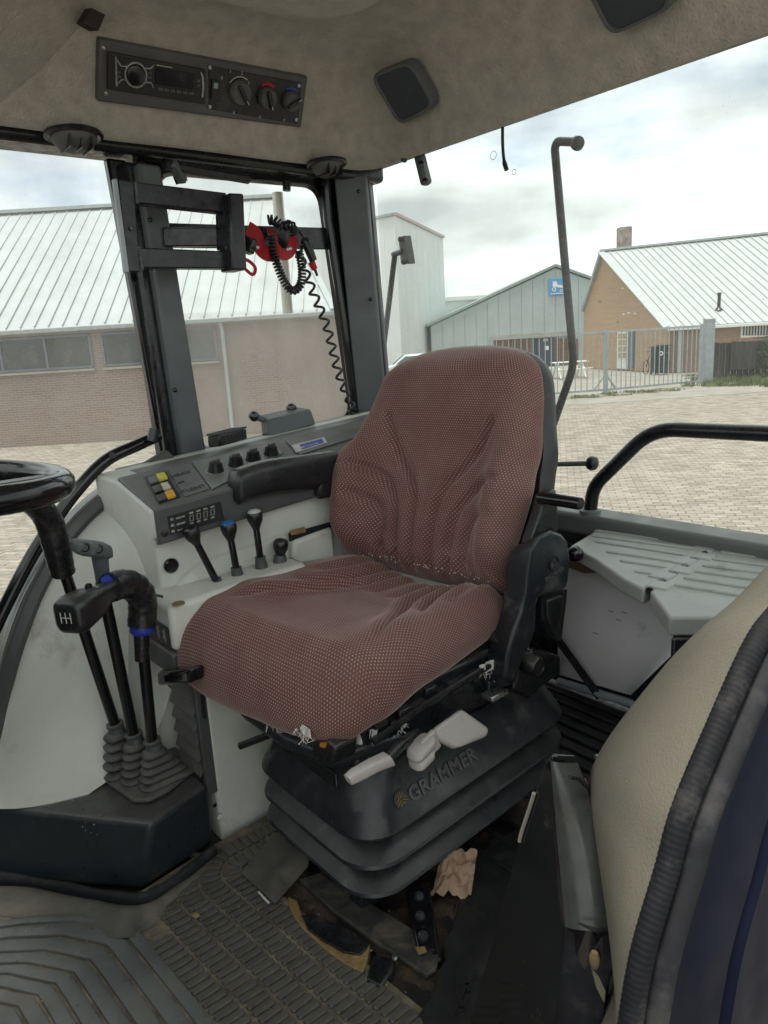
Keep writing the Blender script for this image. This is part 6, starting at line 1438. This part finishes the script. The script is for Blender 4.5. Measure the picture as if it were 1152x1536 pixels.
mb = MB(); mb.loft([[V((x*s, y*s2, z)) for x, y in rrect(0, 0, LB/2, WB/2, .003, 1)] for z, s, s2 in ((0, 1, 1), (.003, .985, .96), (.0045, .93, .84))]); proto = None; ext = MB()
for i, (x, y, a, s) in enumerate(blk_pts):
    if i < 300:
        if proto is None:
            o = mb.build('tread_block', M['block'], None, smooth=30); proto = o.data
        else:
            o = bpy.data.objects.new('tread_block', proto); COL.objects.link(o)
        o.parent = matb; o.location = V((x, y, .0058+rng.uniform(-.0006, .0004)))-matb.location; o.rotation_euler = (rng.uniform(-.02, .02), rng.uniform(-.02, .02), a+rng.uniform(-.04, .04))
    else:
        ca_, sa_ = math.cos(a), math.sin(a)
        i0 = len(ext.v); ext.v += [V((p.x*ca_-p.y*sa_+x, p.x*sa_+p.y*ca_+y, p.z+.0058)) for p in mb.v]; ext.f += [tuple(i0+k for k in f) for f in mb.f]
if ext.v: tag(ext.build('tread_blocks', M['block'], matb, smooth=30), kind='stuff')
ptc = thing('rubber_patch', 'smooth dark rubber patch lying on the block mat by the bellows', 'rubber patch', P(415, 1305, z=.012))
MB().prism([P(362, 1312, z=.013), P(408, 1252, z=.013), P(470, 1262, z=.013), P(462, 1302, z=.013), P(413, 1357, z=.013)], (0, 0, .004)).build('sheet', M['rubber'], ptc, bevel=.001)
# ribbed mat
mr_ = thing('ribbed_mat', 'glossy grey rubber floor mat with chevron ribs', 'floor mat', (.25, 1.1, 0))
MB().prism([V((.36, 1.27, 0)), V((.34, .95, 0)), V((.31, .40, 0)), V((-.5, .40, 0)), V((-.5, 1.6, 0)), V((.12, 1.55, 0))], (0, 0, .005)).build('sheet', M['groove'], mr_)
rc_ = [(197, 1384), (180, 1397), (158, 1419), (134, 1442), (109, 1461), (82, 1478), (55, 1495), (25, 1512), (-8, 1530), (-44, 1548), (-82, 1566)]
rp0 = [P(a, b, z=.006) for a, b in rc_]
def ribline(p, k):
    l = p+V((-.63, .78, 0))*.10+V((.006, .004, 0)); l2 = p+V((-.63, .78, 0))*.20+V((-.004, -.012, 0)); l3 = p+V((-.75, .66, 0))*.34
    return [p+V((.03, -.50, 0)), p+V((.018, -.25, 0)), p+V((.0045, -.05, 0)), p, l.lerp(p, .5), l, l2, l3]
for k in range(len(rp0)-1):
    a = ribline(rp0[k], k); b = ribline(rp0[k+1], k+1)
    g = .0055
    aa = [p.lerp(q, .10) for p, q in zip(a, b)] if k else a; bb2 = [p.lerp(q, .95) for p, q in zip(a, b)]
    MB().loft([[p for p in aa], [p+V((0, 0, .0036))+(q-p).normalized()*.0015 for p, q in zip(aa, bb2)], [p+V((0, 0, .0046))+(q-p)*.3 for p, q in zip(aa, bb2)], [q+V((0, 0, .0036))-(q-p).normalized()*.0015 for p, q in zip(aa, bb2)], bb2], False).build('rib', M['ribmat'], mr_, smooth=25)
me_ = thing('mat_edge', 'raised rolled rubber edge along the foot of the lever box', 'mat edge', (.35, 1.29, 0))
ep = smooth_path([(.02, 1.64, .015), P(0, 1318, z=.022), P(90, 1330, z=.022), P(150, 1342, z=.024), P(205, 1348, z=.028), P(235, 1338, z=.024), P(280, 1308, z=.022), P(322, 1275, z=.018)], 5)
MB().tube(ep, [.0095+.004*noise.noise(V((i*.31, 0, 9))) for i in range(len(ep))], 12, flat=1.25).build('roll', M['seal'], me_, smooth=80)
gp_ = [p+V((-.028, -.034, -.014)) for p in ep]
MB().loft([[p+V((0, 0, -.01)) for p in ep], [p+V((-.016, -.02, -.008)) for p in ep], gp_, [p+V((-.05, -.06, -.016)) for p in ep[:-8]]+[p+V((-.028, -.034, -.02)) for p in ep[-8:]]], False).build('skirt', M['rubber'], me_, smooth=60)
# the torn hole: dirt, foam, plates, paper
mb = MB(); nx_, ny_ = 46, 70; idx = []
for i in range(nx_+1):
    for j in range(ny_+1):
        x = .53+.5*i/nx_; y = .60+.62*j/ny_; idx.append(V((x, y, -.006+.014*noise.noise(V((x*14, y*14, 0)))+.006*noise.noise(V((x*50, y*50, 3)))-.004)))
i0 = mb.add(idx)
for i in range(nx_):
    for j in range(ny_): a = i0+i*(ny_+1)+j; mb.f.append((a, a+1, a+ny_+2, a+ny_+1))
tag(mb.build('loose_dirt', M['dirt'], None, smooth=60), 'brown dirt lying in the torn hole of the floor mat', 'dirt', kind='stuff')
fo = thing('foam_slab', 'torn black topped slab with yellow foam edges in the floor hole', 'foam slab', P(500, 1410, z=0))
fz = .012
fl_ = [(431, 1344), (446, 1350), (453, 1370), (478, 1376), (520, 1394), (555, 1415), (551, 1440), (544, 1458), (520, 1447), (484, 1420), (452, 1390), (436, 1366)]
MB().prism([P(a, b, z=fz) for a, b in fl_], (0, 0, -.03)).build('foam', M['foam'], fo, bevel=.003)
sk = [(452, 1374), (478, 1377), (520, 1395), (554, 1416), (550, 1425), (540, 1434), (515, 1430), (486, 1414), (462, 1396)]
MB().prism([P(a, b, z=fz+.001) for a, b in sk], (0, 0, .004)).build('skin', M['tape'], fo, bevel=.001)
dp_ = thing('rusty_plate', 'long dirty steel plate lying in the floor hole under the bellows', 'steel plate', P(560, 1390, z=.01))
MB().prism([P(448, 1318, z=.012), P(480, 1308, z=.012), P(600, 1380, z=.012), P(660, 1420, z=.012), P(655, 1450, z=.012), P(640, 1462, z=.012), P(575, 1420, z=.012), P(500, 1366, z=.012)], (0, 0, -.012)).build('plate', M['dirtplate'] if 'dirtplate' in M else M['floor'], dp_, bevel=.003)
MB().prism([P(623, 1422, z=.013), P(636, 1419, z=.013), P(640, 1428, z=.013), P(628, 1433, z=.013)], (0, 0, .002)).build('chip', M['foam'], dp_)
bl_ = thing('black_block', 'small black block beside the foam slab in the floor hole', 'block', P(572, 1455, z=0))
MB().prism([P(560, 1432, z=.012), P(592, 1436, z=.012), P(590, 1452, z=.012), P(572, 1480, z=.012), P(548, 1468, z=.012)], (0, 0, -.03)).build('block', M['tape'], bl_, bevel=.004)
MB().ball(P(592, 1436, z=.016), .006, 8).build('bolt', M['chrome'], bl_)
dm = thing('dark_mat', 'torn black rubber mat between floor hole and side cover', 'floor mat', P(700, 1450, z=0))
MB().prism([P(712, 1286, z=.010), P(700, 1300, z=.010), P(705, 1325, z=.010), P(690, 1345, z=.010), P(684, 1370, z=.010), P(676, 1395, z=.010), P(664, 1410, z=.010), P(668, 1440, z=.010), P(655, 1460, z=.010), P(650, 1490, z=.010), P(628, 1520, z=.010), P(640, 1560, z=.010), V((.60, .42, .010)), V((1.0, .42, .010)), V((1.05, .9, .010))], (0, 0, -.008)).build('sheet', M['rubberdk'] if 'rubberdk' in M else M['rubber'], dm, bevel=.002)
lp_ = []
for (a, b, c, d) in ((690, 1500, 700, 1475), (700, 1475, 716, 1452), (683, 1520, 694, 1515), (694, 1515, 704, 1490), (704, 1490, 718, 1474), (694, 1515, 690, 1500), (704, 1490, 700, 1475)):
    lp_.append((P(a, b, z=.012), P(c, d, z=.012)))
mb = MB()
for a, b in lp_: mb.bar(a, b, .005, .004)
mb.build('raised_lattice', M['rubberdk'], dm)
mb = MB()
for a, b, c, d in ((700, 1262, 800, 1330), (722, 1240, 830, 1310), (745, 1220, 850, 1285)): mb.bar(P(a, b, z=.012), P(c, d, z=.012), .008, .005)
mb.build('raised_ridges', M['rubberdk'] if 'rubberdk' in M else M['rubber'], dm, bevel=.001)
pa = thing('crumpled_paper', 'crumpled brown paper on the floor beside the bellows', 'paper', P(680, 1315, z=.02))
rng = random.Random(4)
q0, q1, q2, q3 = P(646, 1350, z=.012), P(662, 1290, z=.05), P(716, 1274, z=.055), P(706, 1345, z=.015)
mb = MB(); ids = []
for i in range(25):
    row = []
    for j in range(25):
        s, t = i/24, j/24; p = (q0*(1-s)+q3*s)*(1-t)+(q1*(1-s)+q2*s)*t
        r_ = 1-abs(noise.noise(V((s*3.1, t*3.1, 1.3))))*2.2; r2 = 1-abs(noise.noise(V((s*6+4, t*6, 2.7))))*2.0
        edge_ = .012*noise.noise(V((s*5, t*5, 8.)))
        row.append(p+V((edge_, edge_*.8, .010*r_+.004*r2+.008*math.sin(s*5))))
    ids.append(row)
mb.loft(ids, False, False).build('sheet', M['paper'], pa, smooth=35)
# crumbs
rng = random.Random(31); cr2 = MB()
for k in range(430):
    if k < 230: x, y, z = rng.uniform(.10, .58), rng.uniform(.62, 1.3), .011
    elif k < 350: x, y, z = rng.uniform(.55, .85), rng.uniform(.65, 1.12), .008
    else:
        x, y, z = rng.uniform(.30, .52), rng.uniform(1.33, 1.5), hb+.002
        if y < 1.35 or (x-.2)*.6+(y-1.6) < -.16+.0: pass
    cr2.ball(V((x, y, z)), rng.choice((.0007, .0008, .001, .0012, .0018)), 6, (rng.uniform(.6, 1.6), rng.uniform(.6, 1.6), .7))
tag(cr2.build('floor_crumbs', M['crumb'], None, smooth=0), 'small dry crumbs and straw scattered over the mats', 'crumbs', kind='stuff')
sw_ = thing('straw_bit', 'pale bit of straw lying on the block mat', 'straw', P(396, 1345, z=.014)); MB().tube([P(388, 1338, z=.016), P(403, 1354, z=.016)], .0022, 6).build('stem', M['lining'], sw_)
ds = thing('dry_leaf', 'small dry leaf crumb on the block mat', 'leaf', P(293, 1372, z=.014)); MB().poly([P(287, 1373, z=.014), P(294, 1368, z=.018), P(301, 1373, z=.015), P(294, 1378, z=.014)]).build('blade', M['foam'], ds)
